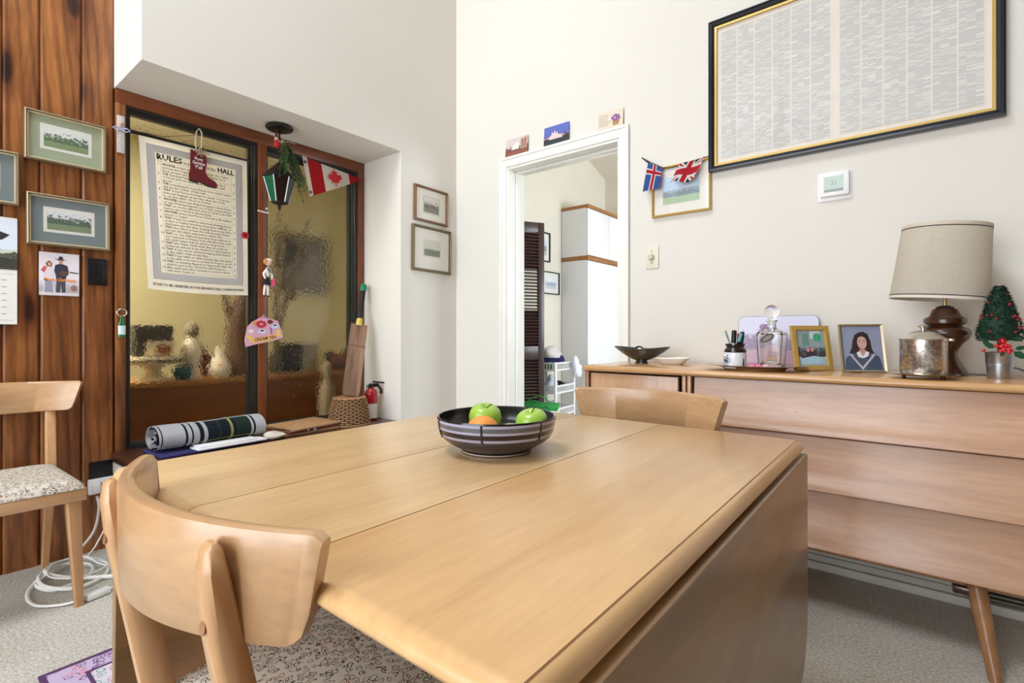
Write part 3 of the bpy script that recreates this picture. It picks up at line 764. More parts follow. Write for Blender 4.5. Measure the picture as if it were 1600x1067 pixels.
# rug under the table
rug = thing('rug', 'purple-bordered floral wool rug on the beige carpet under the table', 'rug', (-1.3, 1.1, 0))
obj('field', bx(-0.60, 0.60, -0.72, 0.75, 0.0005, 0.006), M['rug_field'], rug, 0)
for nm, a in (('border', (-0.67, -0.60, -0.80, 0.82)), ('border', (0.60, 0.67, -0.80, 0.82)), ('border', (-0.60, 0.60, -0.80, -0.72)), ('border', (-0.60, 0.60, 0.75, 0.82))):
    obj(nm, bx(*a, 0.0005, 0.0062), M['rug_border'], rug, 0)
k = B_()
for a in ((-0.685, -0.67, -0.815, 0.835), (0.67, 0.685, -0.815, 0.835), (-0.67, 0.67, -0.815, -0.80), (-0.67, 0.67, 0.82, 0.835), (-0.605, -0.595, -0.725, 0.755), (-0.595, 0.595, -0.725, -0.715)):
    box(k, *a, 0.0005, 0.0066)
obj('edging', k, M['rug_edge'], rug, 0)

# ================================================================== SIDEBOARD
ST = 0.852
sb = thing('sideboard', 'long maple sideboard with three overhanging drawers against the cream wall', 'sideboard', (-0.44, 2.30, 0))
def ext_x(prof, x0, x1):
    k = B_(); a = [k.verts.new((x0, p[0], p[1])) for p in prof]; d = [k.verts.new((x1, p[0], p[1])) for p in prof]
    k.faces.new(a); k.faces.new(d[::-1]); n = len(prof)
    for i in range(n): k.faces.new((a[i], d[i], d[(i+1) % n], a[(i+1) % n]))
    return k
# local x from -0.77 (left end) to 0.77 ; front at y=-0.25
obj('top', ext_x([(0.245, ST), (-0.235, ST), (-0.246, ST-0.003), (-0.252, ST-0.010), (-0.252, ST-0.018), (-0.246, ST-0.025), (0.245, ST-0.025)], -0.77, 0.77), M['side_top'], sb, 50)
obj('carcass', bx(-0.735, 0.755, -0.19, 0.243, 0.238, ST-0.025), M['dark_gap'], sb, 0)
for x0 in (-0.768, 0.75): obj('side_panel', bx(x0, x0+0.018, -0.24, 0.243, 0.238, ST-0.025, 0.003), M['leg'], sb, 30)
obj('door', bx(-0.742, -0.330, -0.232, -0.21, 0.245, ST-0.034, 0.003), M['side_door'], sb, 30)
obj('divider', (lambda k: (box(k, -0.312, -0.297, -0.238, -0.19, 0.238, ST-0.025, 0.002), box(k, -0.290, -0.276, -0.238, -0.19, 0.238, ST-0.025, 0.002), k)[-1])(B_()), M['side_door'], sb, 30)
def drawer(z0, z1):
    h = z1-z0
    prof = [(-0.205, z1), (-0.214, z1-0.001), (-0.219, z1-0.3*h), (-0.228, z1-0.6*h), (-0.241, z0+0.17*h), (-0.250, z0+0.07*h), (-0.2505, z0+0.035*h), (-0.246, z0+0.008), (-0.236, z0+0.001), (-0.205, z0)]
    return obj('drawer', ext_x(prof, -0.268, 0.748), M['side'], sb, 60)
drawer(0.636, ST-0.029); drawer(0.442, 0.632); drawer(0.238, 0.438)
obj('bottom_rail', bx(-0.735, 0.75, -0.19, 0.24, 0.215, 0.238), M['leg'], sb, 0)
for x, y in ((-0.60, -0.18), (0.585, -0.18), (-0.60, 0.17), (0.585, 0.17)):
    sx = 1 if x > 0 else -1; sy = -1 if y < 0 else 1
    k = B_(); tube(k, [(x, y, 0.235), (x+sx*0.035, y+sy*0.13*(1 if sy < 0 else 0.3), 0.0)], [0.026, 0.0155], 20)
    obj('leg', k, M['leg'], sb, 40)
    obj('leg_block', bx(x-0.055, x+0.03, y-0.03, y+0.03, 0.19, 0.2149, 0.006), M['walnut'], sb, 30)

# ================================================================== PICTURES AND CARDS
LW_ = PI/2          # rotation for things on the left walls (local -y looks into the room)
bevf = ((0, 0.6), (0.15, 0.9), (0.55, 1.0), (0.8, 0.7), (1, 0.55))
sage = mat((168, 178, 150), 0.8, name='sage_mat_board'); slate = mat((128, 140, 142), 0.8, name='slate_mat_board')
cream_b = mat((238, 233, 220), 0.8, name='cream_mat_board')
picture('framed_engraving', 'framed tree-park engraving with sage green mat, upper picture on pine wall', 'picture', (-2.948, 0.5165, 1.848), LW_, 0.277, 0.215, 0.010, 0.026, M['bronze'], sage, 0.150, 0.085, landscape('print_park', (222, 224, 220), (188, 200, 190), (84, 104, 78), (140, 160, 116), 0.50, 1.3, treeh=0.5), iz=0.006, steps=bevf, liner=mat((222, 208, 170), 0.35, 0.2, name='pale_gilt'), edge=M['paper'])
picture('framed_engraving', 'framed castle engraving with slate blue mat, lower picture on pine wall', 'picture', (-2.948, 0.527, 1.492), (0, -0.006, LW_), 0.284, 0.222, 0.010, 0.026, M['bronze'], slate, 0.150, 0.085, landscape('print_castle', (226, 226, 226), (206, 206, 196), (78, 96, 86), (140, 156, 122), 0.54, 5.7, treeh=0.55), iz=0.004, steps=bevf, liner=mat((222, 208, 170), 0.35, 0.2, name='pale_gilt'), edge=M['paper'])
picture('framed_engraving', 'framed print with grey mat cut off by the photo edge on pine wall', 'picture', (-2.948, 0.222, 1.643), LW_, 0.284, 0.222, 0.010, 0.026, M['bronze'], slate, 0.150, 0.085, landscape('print_cut', (226, 226, 226), (206, 206, 196), (104, 114, 102), (150, 168, 130), 0.45, 8.2), steps=bevf, liner=mat((222, 208, 170), 0.35, 0.2, name='pale_gilt'), edge=M['paper'])
picture('small_engraving', 'brown-framed country house engraving, upper of two in the room corner', 'picture', (-2.551, 2.316, 1.858), (0, 0.012, LW_), 0.296, 0.236, 0.017, 0.02, wood('walnut_frame', (108, 72, 40), (136, 94, 56), 'X'), cream_b, 0.130, 0.098, landscape('print_house', (214, 208, 190), (190, 186, 170), (80, 82, 70), (124, 124, 100), 0.48, 2.2, treeh=0.5), steps=bevf, edge=mat((214, 208, 192), 0.8))
picture('small_engraving', 'bronze-framed valley engraving, lower of two in the room corner', 'picture', (-2.551, 2.323, 1.562), (0, 0.012, LW_), 0.345, 0.302, 0.018, 0.02, mat((112, 98, 70), 0.4, 0.5), cream_b, 0.140, 0.100, landscape('print_valley', (206, 204, 186), (160, 166, 150), (90, 94, 84), (120, 124, 100), 0.35, 6.4, treeh=0.2), iz=0.008, steps=bevf, edge=mat((226, 220, 206), 0.8))
# postcard of two people
pc = thing('christmas_card', 'Christmas card of two people in hats pinned on the pine wall', 'card', (-2.949, 0.494, 1.260), LW_)
cw_, chh = 0.134, 0.188
card('card_sheet', cw_, chh, landscape('card_back', (226, 218, 224), (214, 206, 214), (196, 184, 190), (196, 186, 182), 0.25, 3.9, treeh=0.1, lo=0.85, hi=1.1), pc, y=-0.002, t=0.002)
def flat(name, poly, m, parent, y): return obj(name, prism(B_(), poly, y, y+0.0004), m, parent, 0)
def fl(lst): return [(p[0]*cw_/2, p[1]*chh/2) for p in lst]
flat('man_jacket', fl([(-0.22, 0.42), (0.0, 0.50), (0.12, 0.50), (0.40, 0.42), (0.46, 0.15), (0.36, -0.02), (0.30, -0.25), (-0.16, -0.25), (-0.20, 0.0), (-0.26, 0.15)]), mat((56, 52, 70), 0.7), pc, -0.0026)
flat('man_trousers', fl([(-0.15, -0.24), (0.29, -0.24), (0.30, -0.84), (0.12, -0.86), (0.07, -0.42), (0.02, -0.86), (-0.18, -0.84)]), mat((76, 70, 86), 0.7), pc, -0.0025)
flat('guitar', fl(ell(0.22, 0.06, 0.24, 0.12, 16)), mat((96, 66, 60), 0.7), pc, -0.0029)
flat('man_hat', fl([(-0.25, 0.72), (-0.05, 0.72), (-0.03, 0.84), (0.15, 0.84), (0.18, 0.70), (0.35, 0.68), (0.2, 0.66), (-0.1, 0.67)]), mat((70, 54, 62), 0.7), pc, -0.0032)
flat('man_face', fl([(-0.04, 0.67), (0.16, 0.67), (0.14, 0.52), (0.06, 0.47), (-0.02, 0.52)]), mat((196, 140, 120), 0.7), pc, -0.0030)
flat('man_stick', fl([(0.5, 0.16), (0.96, 0.12), (0.96, 0.08), (0.5, 0.11)]), mat((40, 36, 40), 0.7), pc, -0.0030)
flat('woman_dress', fl([(-0.75, 0.32), (-0.4, 0.38), (-0.28, 0.2), (-0.3, -0.3), (-0.2, -0.85), (-0.8, -0.85), (-0.75, -0.1), (-0.85, 0.1)]), mat((226, 214, 222), 0.7), pc, -0.0028)
flat('woman_shawl', fl([(-0.92, 0.15), (-0.75, 0.36), (-0.62, 0.3), (-0.75, 0.05)]), mat((206, 96, 88), 0.7), pc, -0.0031)
flat('woman_skirt', fl([(-0.7, -0.3), (-0.35, -0.3), (-0.3, -0.85), (-0.75, -0.85)]), mat((150, 150, 170), 0.7), pc, -0.0031)
flat('woman_hair', fl([(-0.68, 0.5), (-0.5, 0.62), (-0.36, 0.5), (-0.4, 0.34), (-0.62, 0.34)]), mat((150, 82, 60), 0.7), pc, -0.0033)
flat('woman_face', fl([(-0.57, 0.52), (-0.44, 0.52), (-0.44, 0.40), (-0.5, 0.36), (-0.56, 0.40)]), mat((220, 168, 146), 0.7), pc, -0.0035)
flat('wheel', fl([(0.72+0.16*math.cos(2*PI*i/14), -0.62+0.14*math.sin(2*PI*i/14)) for i in range(14)]), mat((150, 110, 100), 0.7), pc, -0.003)
flat('ground', fl([(-0.98, -0.84), (0.98, -0.86), (0.98, -0.98), (-0.98, -0.98)]), mat((216, 212, 214), 0.7), pc, -0.0029)
k = B_(); text_mesh(k, 'Merry Christmas', 0.02, -0.052, -0.03, -0.0037, fit=0.108, bold=0.0006)
obj('lettering', k, mat((244, 150, 60), 0.6), pc, 0)
# calendar cut by the photo edge
cal = thing('wall_calendar', 'white wall calendar with house photo hanging at the left photo edge', 'calendar', (-2.949, 0.225, 1.26), LW_)
obj('pages', bx(-0.135, 0.135, -0.004, 0, -0.222, 0.222, 0.0008, 1), M['paper'], cal, 0)
card('photo', 0.27, 0.20, landscape('print_cal', (214, 222, 234), (200, 206, 190), (70, 74, 60), (60, 62, 52), 0.30, 7.7, treeh=0.12), cal, y=-0.0048, t=0.0006, z=0.112)
flat('roof', [(-0.135, 0.12), (-0.02, 0.20), (0.112, 0.15), (0.09, 0.128), (-0.03, 0.10), (-0.135, 0.07)], mat((44, 44, 46), 0.7), cal, -0.0054)
obj('fold', bx(-0.135, 0.135, -0.0062, -0.004, 0.006, 0.011), M['ink'], cal, 0)
k = B_()
for r in range(6):
    for c in range(5): box(k, -0.12+c*0.052, -0.105+c*0.052, -0.0046, -0.0041, -0.04-r*0.028, -0.037-r*0.028)
box(k, 0.03, 0.125, -0.0046, -0.0041, -0.205, -0.204); box(k, -0.12, 0.125, -0.0046, -0.0041, -0.012, -0.0113)
setp(obj('print_lines', k, mat((160, 160, 166), 0.8), cal, 0), kind='stuff')
# switch plate
sw = thing('switch_plate', 'dark metal light switch plate on the knotty pine wall', 'switch', (-2.949, 0.626, 1.283), LW_)
bzm = mat((36, 34, 38), 0.3, 0.4)
obj('plate', bx(-0.036, 0.036, -0.008, 0, -0.061, 0.061, 0.004), bzm, sw, 40)
obj('rocker_frame', bx(-0.018, 0.022, -0.0095, -0.007, -0.045, 0.045, 0.001), M['black'], sw, 30)
obj('toggle', bx(-0.003, 0.007, -0.018, -0.008, -0.010, 0.012, 0.002), M['black'], sw, 30)
for z in (-0.03, 0.03): obj('screw', bx(-0.001, 0.005, -0.011, -0.009, z-0.003, z+0.003, 0.001), bzm, sw, 0)
# bottle opener magnet
op = thing('bottle_opener', 'green bottle-shaped opener with steel loop hanging beside the left glass panel', 'opener', (-2.936, 0.7135, 1.045), LW_)
lathe_p = [(0.0, -0.062), (0.0135, -0.062), (0.0145, -0.05), (0.0145, -0.005), (0.006, 0.02), (0.006, 0.036), (0.0, 0.036)]
k = B_(); lathe(k, lathe_p, 16, sy=0.45); obj('bottle', k, mat((20, 110, 60), 0.25, coat=0.5), op, 40, loc=(0, -0.008, 0))
k = B_(); lathe(k, [(0.0149, -0.05), (0.0149, -0.008)], 16, sy=0.46, ngon=True); obj('label', k, mat((206, 224, 224), 0.5), op, 40, loc=(0, -0.008, 0))
k = B_(); tube(k, [(0.019*math.cos(2*PI*i/16), 0, 0.053+0.017*math.sin(2*PI*i/16)) for i in range(16)], 0.0032, 8, closed=True); obj('loop', k, M['silver'], op, 60, loc=(0, -0.008, 0))
# painted wooden tag with a lilac bow at the jamb top
tg = thing('painted_tag', 'narrow painted wooden tag with lilac bow on the left window jamb', 'ornament', (-2.936, 0.711, 1.94), LW_)
obj('board', bx(-0.016, 0.014, -0.008, 0, -0.088, 0.088, 0.002), mat((196, 188, 182), 0.6, var=0.35, vscale=50), tg, 30)
k = B_()
for sx in (-1, 1): tube(k, [(0, -0.012, 0.02), (sx*0.018, -0.018, 0.030), (sx*0.034, -0.014, 0.022), (sx*0.018, -0.014, 0.014), (0, -0.012, 0.02)], 0.0035, 6)
obj('bow', k, mat((186, 186, 220), 0.7), tg, 60)
k = B_(); sphere(k, (0, -0.012, 0.05), 0.008); obj('knob', k, mat((206, 160, 120), 0.5), tg, 60)

# ---- things on the right-hand wall
RY = 2.559
cards3 = (('postcard', 'brown town-scene postcard, leftmost of three standing on the doorway casing', -1.998, 0.180, 0.112, landscape('pc1', (206, 190, 186), (180, 150, 140), (90, 60, 50), (150, 90, 70), 0.35, 1.9, sx=7)),
          ('postcard', 'blue night-sky castle postcard, middle of three standing on the doorway casing', -1.694, 0.180, 0.114, landscape('pc2', (86, 98, 176), (200, 160, 170), (30, 34, 54), (44, 60, 60), 0.35, 4.4, sx=6)),
          ('postcard', 'cream flower-and-script postcard, rightmost of three standing on the doorway casing', -1.332, 0.156, 0.098, None))
for nm, lb, x, w, h, m_ in cards3:
    t = thing(nm, lb, 'card', (x, RY-0.016, 2.147), (math.radians(-5), 0, 0))
    card('sheet', w, h, m_ or mat((224, 212, 190), 0.7, var=0.08, vscale=20), t, y=0, t=0.0012, z=h/2)
    if m_ is None:
        k = B_()
        for i in range(7): box(k, -0.07, -0.07+random.uniform(0.05, 0.075), -0.0009, -0.0004, 0.02+i*0.01, 0.0213+i*0.01)
        obj('script_lines', k, mat((150, 136, 116), 0.8), t, 0)
        k = B_()
        for i in range(14):
            a = 2*PI*i/14; r = random.uniform(0.006, 0.024)
            prism(k, ell(0.035+r*math.cos(a), 0.054+r*math.sin(a), 0.008, 0.006, 8), -0.0012-0.0001*i, -0.0005)
        obj('flowers', k, mat((150, 96, 160), 0.8), t, 0)
        flat('basket', [(0.018, 0.01), (0.052, 0.01), (0.058, 0.038), (0.014, 0.038)], mat((176, 140, 90), 0.8), t, -0.0011)
    if 'castle' in lb:
        flat('castle', [(-0.05, 0.03), (0.045, 0.03), (0.04, 0.05), (0.012, 0.056), (0.008, 0.075), (-0.002, 0.06), (-0.012, 0.085), (-0.02, 0.062), (-0.03, 0.078), (-0.036, 0.055), (-0.05, 0.05)], mat((240, 200, 196), 0.6), t, -0.0006)
    if 'town' in lb:
        flat('building', [(0.03, 0.03), (0.085, 0.03), (0.085, 0.105), (0.03, 0.095)], mat((190, 150, 134), 0.7), t, -0.0006)
        k = B_()
        for r in range(4):
            for c in range(2): box(k, 0.045+c*0.02, 0.053+c*0.02, -0.001, -0.0005, 0.04+r*0.014, 0.049+r*0.014)
        obj('building_windows', k, mat((90, 50, 44), 0.7), t, 0)
        flat('white_house', [(-0.04, 0.035), (0.02, 0.035), (0.02, 0.07), (0.0, 0.085), (-0.03, 0.06)], mat((232, 226, 216), 0.7), t, -0.0006)

picture('landscape_picture', 'gold-framed pale watercolour with white mat half covered by little flags', 'picture', (-0.936, RY, 1.738), 0, 0.304, 0.258, 0.012, 0.022, M['gold'], M['paper'], 0.188, 0.136, landscape('print_wc', (188, 210, 228), (170, 190, 196), (140, 158, 168), (186, 212, 176), 0.40, 9.3, treeh=0.14, lo=0.8, hi=1.15), steps=bevf)

# string of two flags
fs = thing('flag_string', 'string with Icelandic and British flags draped over the gold-framed watercolour', 'bunting', (-0.97, 2.525, 1.85), 0)
k = B_(); tube(k, [(-0.165, 0, 0.083), (-0.132, 0, 0.055), (-0.12, 0, 0.048)], [0.003, 0.006, 0.004], 8); obj('stick', k, M['black'], fs, 40)
k = B_(); tube(k, [(-0.12, 0, 0.05), (-0.05, 0, 0.006), (0.0, -0.001, -0.004), (0.05, 0, 0.003), (0.155, 0.0, 0.012), (0.185, 0.018, 0.022)], 0.0025, 6); obj('string', k, mat((60, 60, 40), 0.8), fs, 40)
ice = [mat((70, 104, 176), 0.8, name='blue_flag_cloth'), mat((240, 236, 232), 0.8, name='white_flag_cloth'), mat((206, 36, 56), 0.8, name='red_flag_cloth')]
def ice_c(u, v):
    a, b_ = abs(u-0.5), abs(v-0.70)
    return 2 if a < 0.075 or b_ < 0.06 else (1 if a < 0.135 or b_ < 0.105 else 0)
def ice_p(u, v):      # hangs from the sloping string, sheared to the left
    top = Vector((-0.128, -0.003, 0.05)).lerp(Vector((-0.052, -0.003, 0.005)), u)
    bot = Vector((-0.155, -0.012, -0.103)).lerp(Vector((-0.065, -0.012, -0.098)), u)
    p = bot.lerp(top, v); p.y -= 0.006*math.sin(u*5+v*2)*(1-v); return p
cloth('iceland_flag', ice_p, ice_c, 1, 1, ice, fs, us=[0, 0.12, 0.25, 0.365, 0.425, 0.5, 0.575, 0.635, 0.75, 0.88, 1], vs2=[0, 0.2, 0.4, 0.595, 0.64, 0.7, 0.76, 0.805, 0.9, 1])
uj = [mat((28, 30, 52), 0.8, name='navy_flag_cloth'), ice[1], ice[2]]
def uj_c(u, v):
    x, y_ = (u-0.5)*2, (v-0.5)*1.2
    if abs(x) < 0.20 or abs(y_) < 0.20: return 2
    if abs(x) < 0.32 or abs(y_) < 0.32: return 1
    d = min(abs(y_-0.6*x), abs(y_+0.6*x))
    return 2 if d < 0.06 else (1 if d < 0.18 else 0)
def uj_p(u, v):
    top = Vector((0.04, -0.004, 0.006)).lerp(Vector((0.165, -0.004, 0.016)), u)
    bot = Vector((-0.005, -0.016, -0.085)).lerp(Vector((0.11, -0.016, -0.09)), u)
    p = bot.lerp(top, v); p.y -= 0.008*math.sin(u*6+v)*(1-0.6*v); p.z += 0.006*math.sin(u*7)*(1-v); return p
cloth('british_flag', uj_p, uj_c, 44, 36, uj, fs)

# big framed newspaper sheet
def newsprint():
    m, nt, N, L, B = newmat('newsprint'); B.inputs['Roughness'].default_value = 0.8
    tc = N.new('ShaderNodeTexCoord'); sp = N.new('ShaderNodeSeparateXYZ'); L.new(tc.outputs['UV'], sp.inputs[0])
    def mth(op, a, b_=0.0, c=0.0):
        q = N.new('ShaderNodeMath'); q.operation = op
        for i, v in enumerate((a, b_, c)):
            if isinstance(v, (int, float)): q.inputs[i].default_value = v
            else: L.new(v, q.inputs[i])
        return q.outputs[0]
    U, V = sp.outputs['X'], sp.outputs['Y']
    ln = mth('FRACT', mth('MULTIPLY', V, 190.0)); ln = mth('GREATER_THAN', ln, 0.42)
    mp = N.new('ShaderNodeMapping'); mp.inputs['Scale'].default_value = (230, 190, 1); L.new(tc.outputs['UV'], mp.inputs[0])
    n = N.new('ShaderNodeTexNoise'); n.inputs['Scale'].default_value = 1.0; n.inputs['Detail'].default_value = 1; L.new(mp.outputs[0], n.inputs[0])
    wd = mth('MULTIPLY', n.outputs['Fac'], 1.6)
    mp2 = N.new('ShaderNodeMapping'); mp2.inputs['Scale'].default_value = (18, 210, 1); L.new(tc.outputs['UV'], mp2.inputs[0])
    n2 = N.new('ShaderNodeTexWhiteNoise'); n2.noise_dimensions = '2D'
    sn = N.new('ShaderNodeVectorMath'); sn.operation = 'FLOOR'; L.new(mp2.outputs[0], sn.inputs[0]); L.new(sn.outputs[0], n2.inputs['Vector'])
    gap = mth('GREATER_THAN', n2.outputs['Value'], 0.20)
    cu = mth('FRACT', mth('MULTIPLY', U, 6.0)); c1 = mth('GREATER_THAN', cu, 0.035); c2 = mth('LESS_THAN', cu, 0.965)
    t = mth('MULTIPLY', mth('MULTIPLY', ln, wd), mth('MULTIPLY', mth('MULTIPLY', c1, c2), gap))
    mx = N.new('ShaderNodeMix'); mx.data_type = 'RGBA'; L.new(t, mx.inputs['Factor'])
    mx.inputs['A'].default_value = lin((230, 227, 220)); mx.inputs['B'].default_value = lin((176, 174, 172))
    L.new(mx.outputs['Result'], B.inputs['Base Color']); return m
news = thing('newspaper_frame', 'large black-framed antique newspaper spread high on the cream wall', 'picture', (-0.268, RY, 2.155), 0)
obj('frame', frame_mesh(1.050, 0.732, 0.028, 0.034, ((0, 0.7), (0.08, 0.95), (0.3, 1.0), (0.34, 0.8), (0.5, 0.8), (0.55, 0.9), (0.85, 0.7), (0.88, 0.5), (1, 0.5))), mat((30, 34, 42), 0.28, coat=0.3), news, 0)
obj('liner', frame_mesh(0.996, 0.678, 0.010, 0.018), M['gold'], news, 0)
card('backing', 0.98, 0.66, mat((236, 228, 216), 0.8), news, y=-0.006, t=0.005)
np_ = newsprint()
card('newspaper_page', 0.455, 0.615, np_, news, y=-0.0072, x=-0.2445)
card('newspaper_page', 0.455, 0.615, np_, news, y=-0.0072, x=0.2415)
card('glass', 0.985, 0.667, PANE, news, y=-0.013, t=0.0015)

# thermostat
th = thing('thermostat', 'white digital thermostat on the cream wall under the newspaper frame', 'thermostat', (-0.27, RY, 1.639), 0)
obj('wall_plate', bx(-0.062, 0.062, -0.003, 0, -0.068, 0.054, 0.001), M['plastic_white'], th, 30)
obj('case', bx(-0.054, 0.054, -0.024, -0.003, -0.052, 0.052, 0.007), M['plastic_white'], th, 40)
obj('screen', bx(-0.038, 0.032, -0.0252, -0.0235, -0.024, 0.032, 0.0004, 1), mat((186, 202, 190), 0.25), th, 0)
obj('screen_bar', bx(-0.038, 0.032, -0.0257, -0.0245, -0.034, -0.024), mat((140, 150, 146), 0.3), th, 0)
k = B_(); text_mesh(k, '21', 0.022, -0.012, -0.004, -0.0256); obj('digits', k, mat((120, 136, 128), 0.6), th, 0)
# dimmer
dm = thing('dimmer_switch', 'ivory dimmer switch with round knob beside the doorway casing', 'switch', (-1.09, RY, 1.404), 0)
obj('plate', bx(-0.036, 0.036, -0.006, 0, -0.060, 0.060, 0.003), M['ivory'], dm, 40)
k = B_(); lathe(k, [(0.0, 0.0), (0.019, 0.0), (0.019, 0.004), (0.0155, 0.006), (0.014, 0.018), (0.012, 0.020), (0.0, 0.020)], 24); obj('knob', k, mat((206, 198, 172), 0.35), dm, 40, loc=(-0.004, -0.005, 0.0), rot=(PI/2, 0, 0))
for z in (-0.03, 0.03):
    k = B_(); lathe(k, [(0.0, 0.0), (0.0035, 0.0), (0.0035, 0.001), (0.0, 0.001)], 10); obj('screw', k, mat((120, 112, 96), 0.4, 0.6), dm, 40, loc=(-0.002, -0.0058, z), rot=(PI/2, 0, 0))

# ================================================================== WINDOW RECESS THINGS
# tea towel with the printed rules
tt = thing('tea_towel', 'printed linen tea towel of hall rules hanging over the left glass panel', 'towel', (-2.925, 1.03, 1.59), LW_)
q00, q10, q11, q01 = (-0.213, -0.371), (0.259, -0.376), (0.252, 0.374), (-0.252, 0.367)
def tq(u, v):
    x = (q00[0]*(1-u)+q10[0]*u)*(1-v)+(q01[0]*(1-u)+q11[0]*u)*v
    z = (q00[1]*(1-u)+q10[1]*u)*(1-v)+(q01[1]*(1-u)+q11[1]*u)*v
    return x, z
def tpos(u, v):
    x, z = tq(u, v); z -= 0.008*math.sin(PI*u)*(1-v)**3
    return Vector((x, 0.0025*math.sin(u*9+v*2)*(1-v), z))
cloth('linen', tpos, lambda u, v: 0, 16, 20, [mat((248, 246, 240), 0.9, bump=0.2, bscale=500, name='towel_linen')], tt, t=0.0012)
def tfn(x, y_, z):      # ideal towel coordinates (0.5 x 0.745) to the hanging shape
    u, v = x/0.50+0.5, z/0.745+0.5
    p = tpos(u, v); return (p.x, p.y-0.0018+y_, p.z)
def ink_bar(k, x0, x1, z0, z1, n=8):
    horiz = (x1-x0) > (z1-z0)
    for i in range(n):
        if horiz: a = (x0+(x1-x0)*i/n, x0+(x1-x0)*(i+1)/n, z0, z1)
        else: a = (x0, x1, z0+(z1-z0)*i/n, z0+(z1-z0)*(i+1)/n)
        k.faces.new([k.verts.new(tfn(p, 0, q)) for p, q in ((a[0], a[2]), (a[1], a[2]), (a[1], a[3]), (a[0], a[3]))])
X0, X1, Z0, Z1 = -0.222, 0.222, -0.318, 0.342
k = B_()
ink_bar(k, X0, X1, Z1-0.032, Z1, 16); ink_bar(k, X0, X1, Z0, Z0+0.032, 16); ink_bar(k, X0, X0+0.032, Z0+0.032, Z1-0.032, 16); ink_bar(k, X1-0.032, X1, Z0+0.032, Z1-0.032, 16)
for v in k.verts: v.co.y += 0.0007
obj('border_tint', k, mat((212, 208, 204), 0.9), tt, 0)
k = B_()
for d, w in ((0.0, 0.0016), (0.005, 0.0007), (0.009, 0.0007), (0.013, 0.0007), (0.017, 0.0007), (0.021, 0.0007), (0.025, 0.0007), (0.031, 0.0016)):
    ink_bar(k, X0+d, X1-d, Z1-d-w, Z1-d); ink_bar(k, X0+d, X1-d, Z0+d, Z0+d+w)
    ink_bar(k, X0+d, X0+d+w, Z0+d, Z1-d, 14); ink_bar(k, X1-d-w, X1-d, Z0+d, Z1-d, 14)
ink_bar(k, -0.166, -0.1653, Z0+0.031, 0.268, 14); ink_bar(k, 0.166, 0.1667, Z0+0.031, 0.268, 14); ink_bar(k, X0+0.031, X1-0.031, 0.268, 0.2688)
obj('printed_border', k, mat((96, 92, 92), 0.9), tt, 0)
k = B_()
text_mesh(k, 'RULES', 0.040, -0.183, 0.276, 0, fit=0.112, bold=0.0012, fn=tfn)
text_mesh(k, 'to be Observed in this', 0.024, -0.064, 0.276, 0, fit=0.150, bold=0.0003, fn=tfn)
text_mesh(k, 'HALL', 0.036, 0.096, 0.276, 0, fit=0.084, bold=0.0012, fn=tfn)
obj('heading', k, M['ink'], tt, 0)
rules = [(3, 'WHOEVER is last at dinner, to clear the Table,|and put the Copper, Horns, Salt, Pepper &c in|their proper place or forfeit'),
 (3, 'THE Servants hall cloth laid for Dinner by 1|o\'Clock and not omit laying Salt, Pepper and|spoons'),
 (3, 'THE housekeepers room Knives to be clean\'d every|day by the Usher of this hall'),
 (3, 'THAT if any Person be heard to Swear or Use any|Indecent language at any time when the Cloth|is on the table, He is to forfeit'),
 (3, 'WHOEVER leaves any thing belonging to their Dress|or any Wearing Apparel out of their proper places'),
 (3, 'THAT no one be suffered to Play at Cards in the Hall|before six o\'clock in the Evening'),
 (1, 'WHOEVER leaves any Pieces of bread at Breakfast|Dinner or Supper'),
 (3, 'THAT if any one shall be observed cleaning livery|clothes or leather breeches at any time of Meals, or|shall leave any dirt after cleaning them at any time'),
 (3, 'THAT the Usher to have the Hall decently Swept,|and the dirt taken away before dinner time'),
 (3, 'THAT no one shall put any kind of provisions in|any Cupboard or Drawer in the Hall after their meals|but shall return it from whence they had it'),
 (3, 'THAT the Table Cloth shall after all meals be|folded up and put in the drawer for that purpose'),
 (3, 'THAT if any one be observed wiping their Knives|in the table cloth at any time'),
 (3, 'THAT if any stable or other Servant take any plates|to the stable or be seen to set them for Dogs to eat off'),
 (3, 'THAT no wearing Apparel to hang in the Hall, but|shall be put in the Closet for that Purpose'),
 (3, 'ALL stable and other Servants to come to dinner|with their Coats on')]
k = B_(); k2 = B_()
nl = sum(len(r[1].split('|')) for r in rules); step = (0.262-(Z0+0.040))/nl; zc = 0.262
for n, (fine_, tx) in enumerate(rules):
    lines = tx.split('|')
    for li, ln_ in enumerate(lines):
        zc -= step
        if li == 0:
            hd, rest = ln_.split(' ', 1)
            text_mesh(k, hd, 0.0150, -0.160, zc+0.003, 0, fit=0.0085*len(hd), bold=0.0005, fn=tfn)
            text_mesh(k, rest, 0.0145, -0.156+0.0085*len(hd), zc+0.003, 0, fit=min(0.316-0.0085*len(hd), 0.0066*len(rest)), bold=0.0002, fn=tfn)
            text_mesh(k, str(n+1), 0.0145, -0.180, zc+0.003, 0, fn=tfn, bold=0.0002)
        else:
            wfit = min(0.320, 0.0066*len(ln_))
            text_mesh(k, ln_, 0.0145, -0.160, zc+0.003, 0, fit=wfit, bold=0.0002, fn=tfn)
            if li == len(lines)-1:
                if wfit < 0.29: ink_bar(k2, -0.155+wfit, 0.160, zc+0.004, zc+0.0048, 4)
                text_mesh(k, str(fine_), 0.0155, 0.174, zc+0.003, 0, fn=tfn, bold=0.0003)
ink_bar(k2, -0.05, 0.05, 0.2725, 0.2732, 2)
obj('rules_text', k, mat((74, 70, 72), 0.8), tt, 0); obj('rule_lines', k2, mat((90, 86, 86), 0.9), tt, 0)
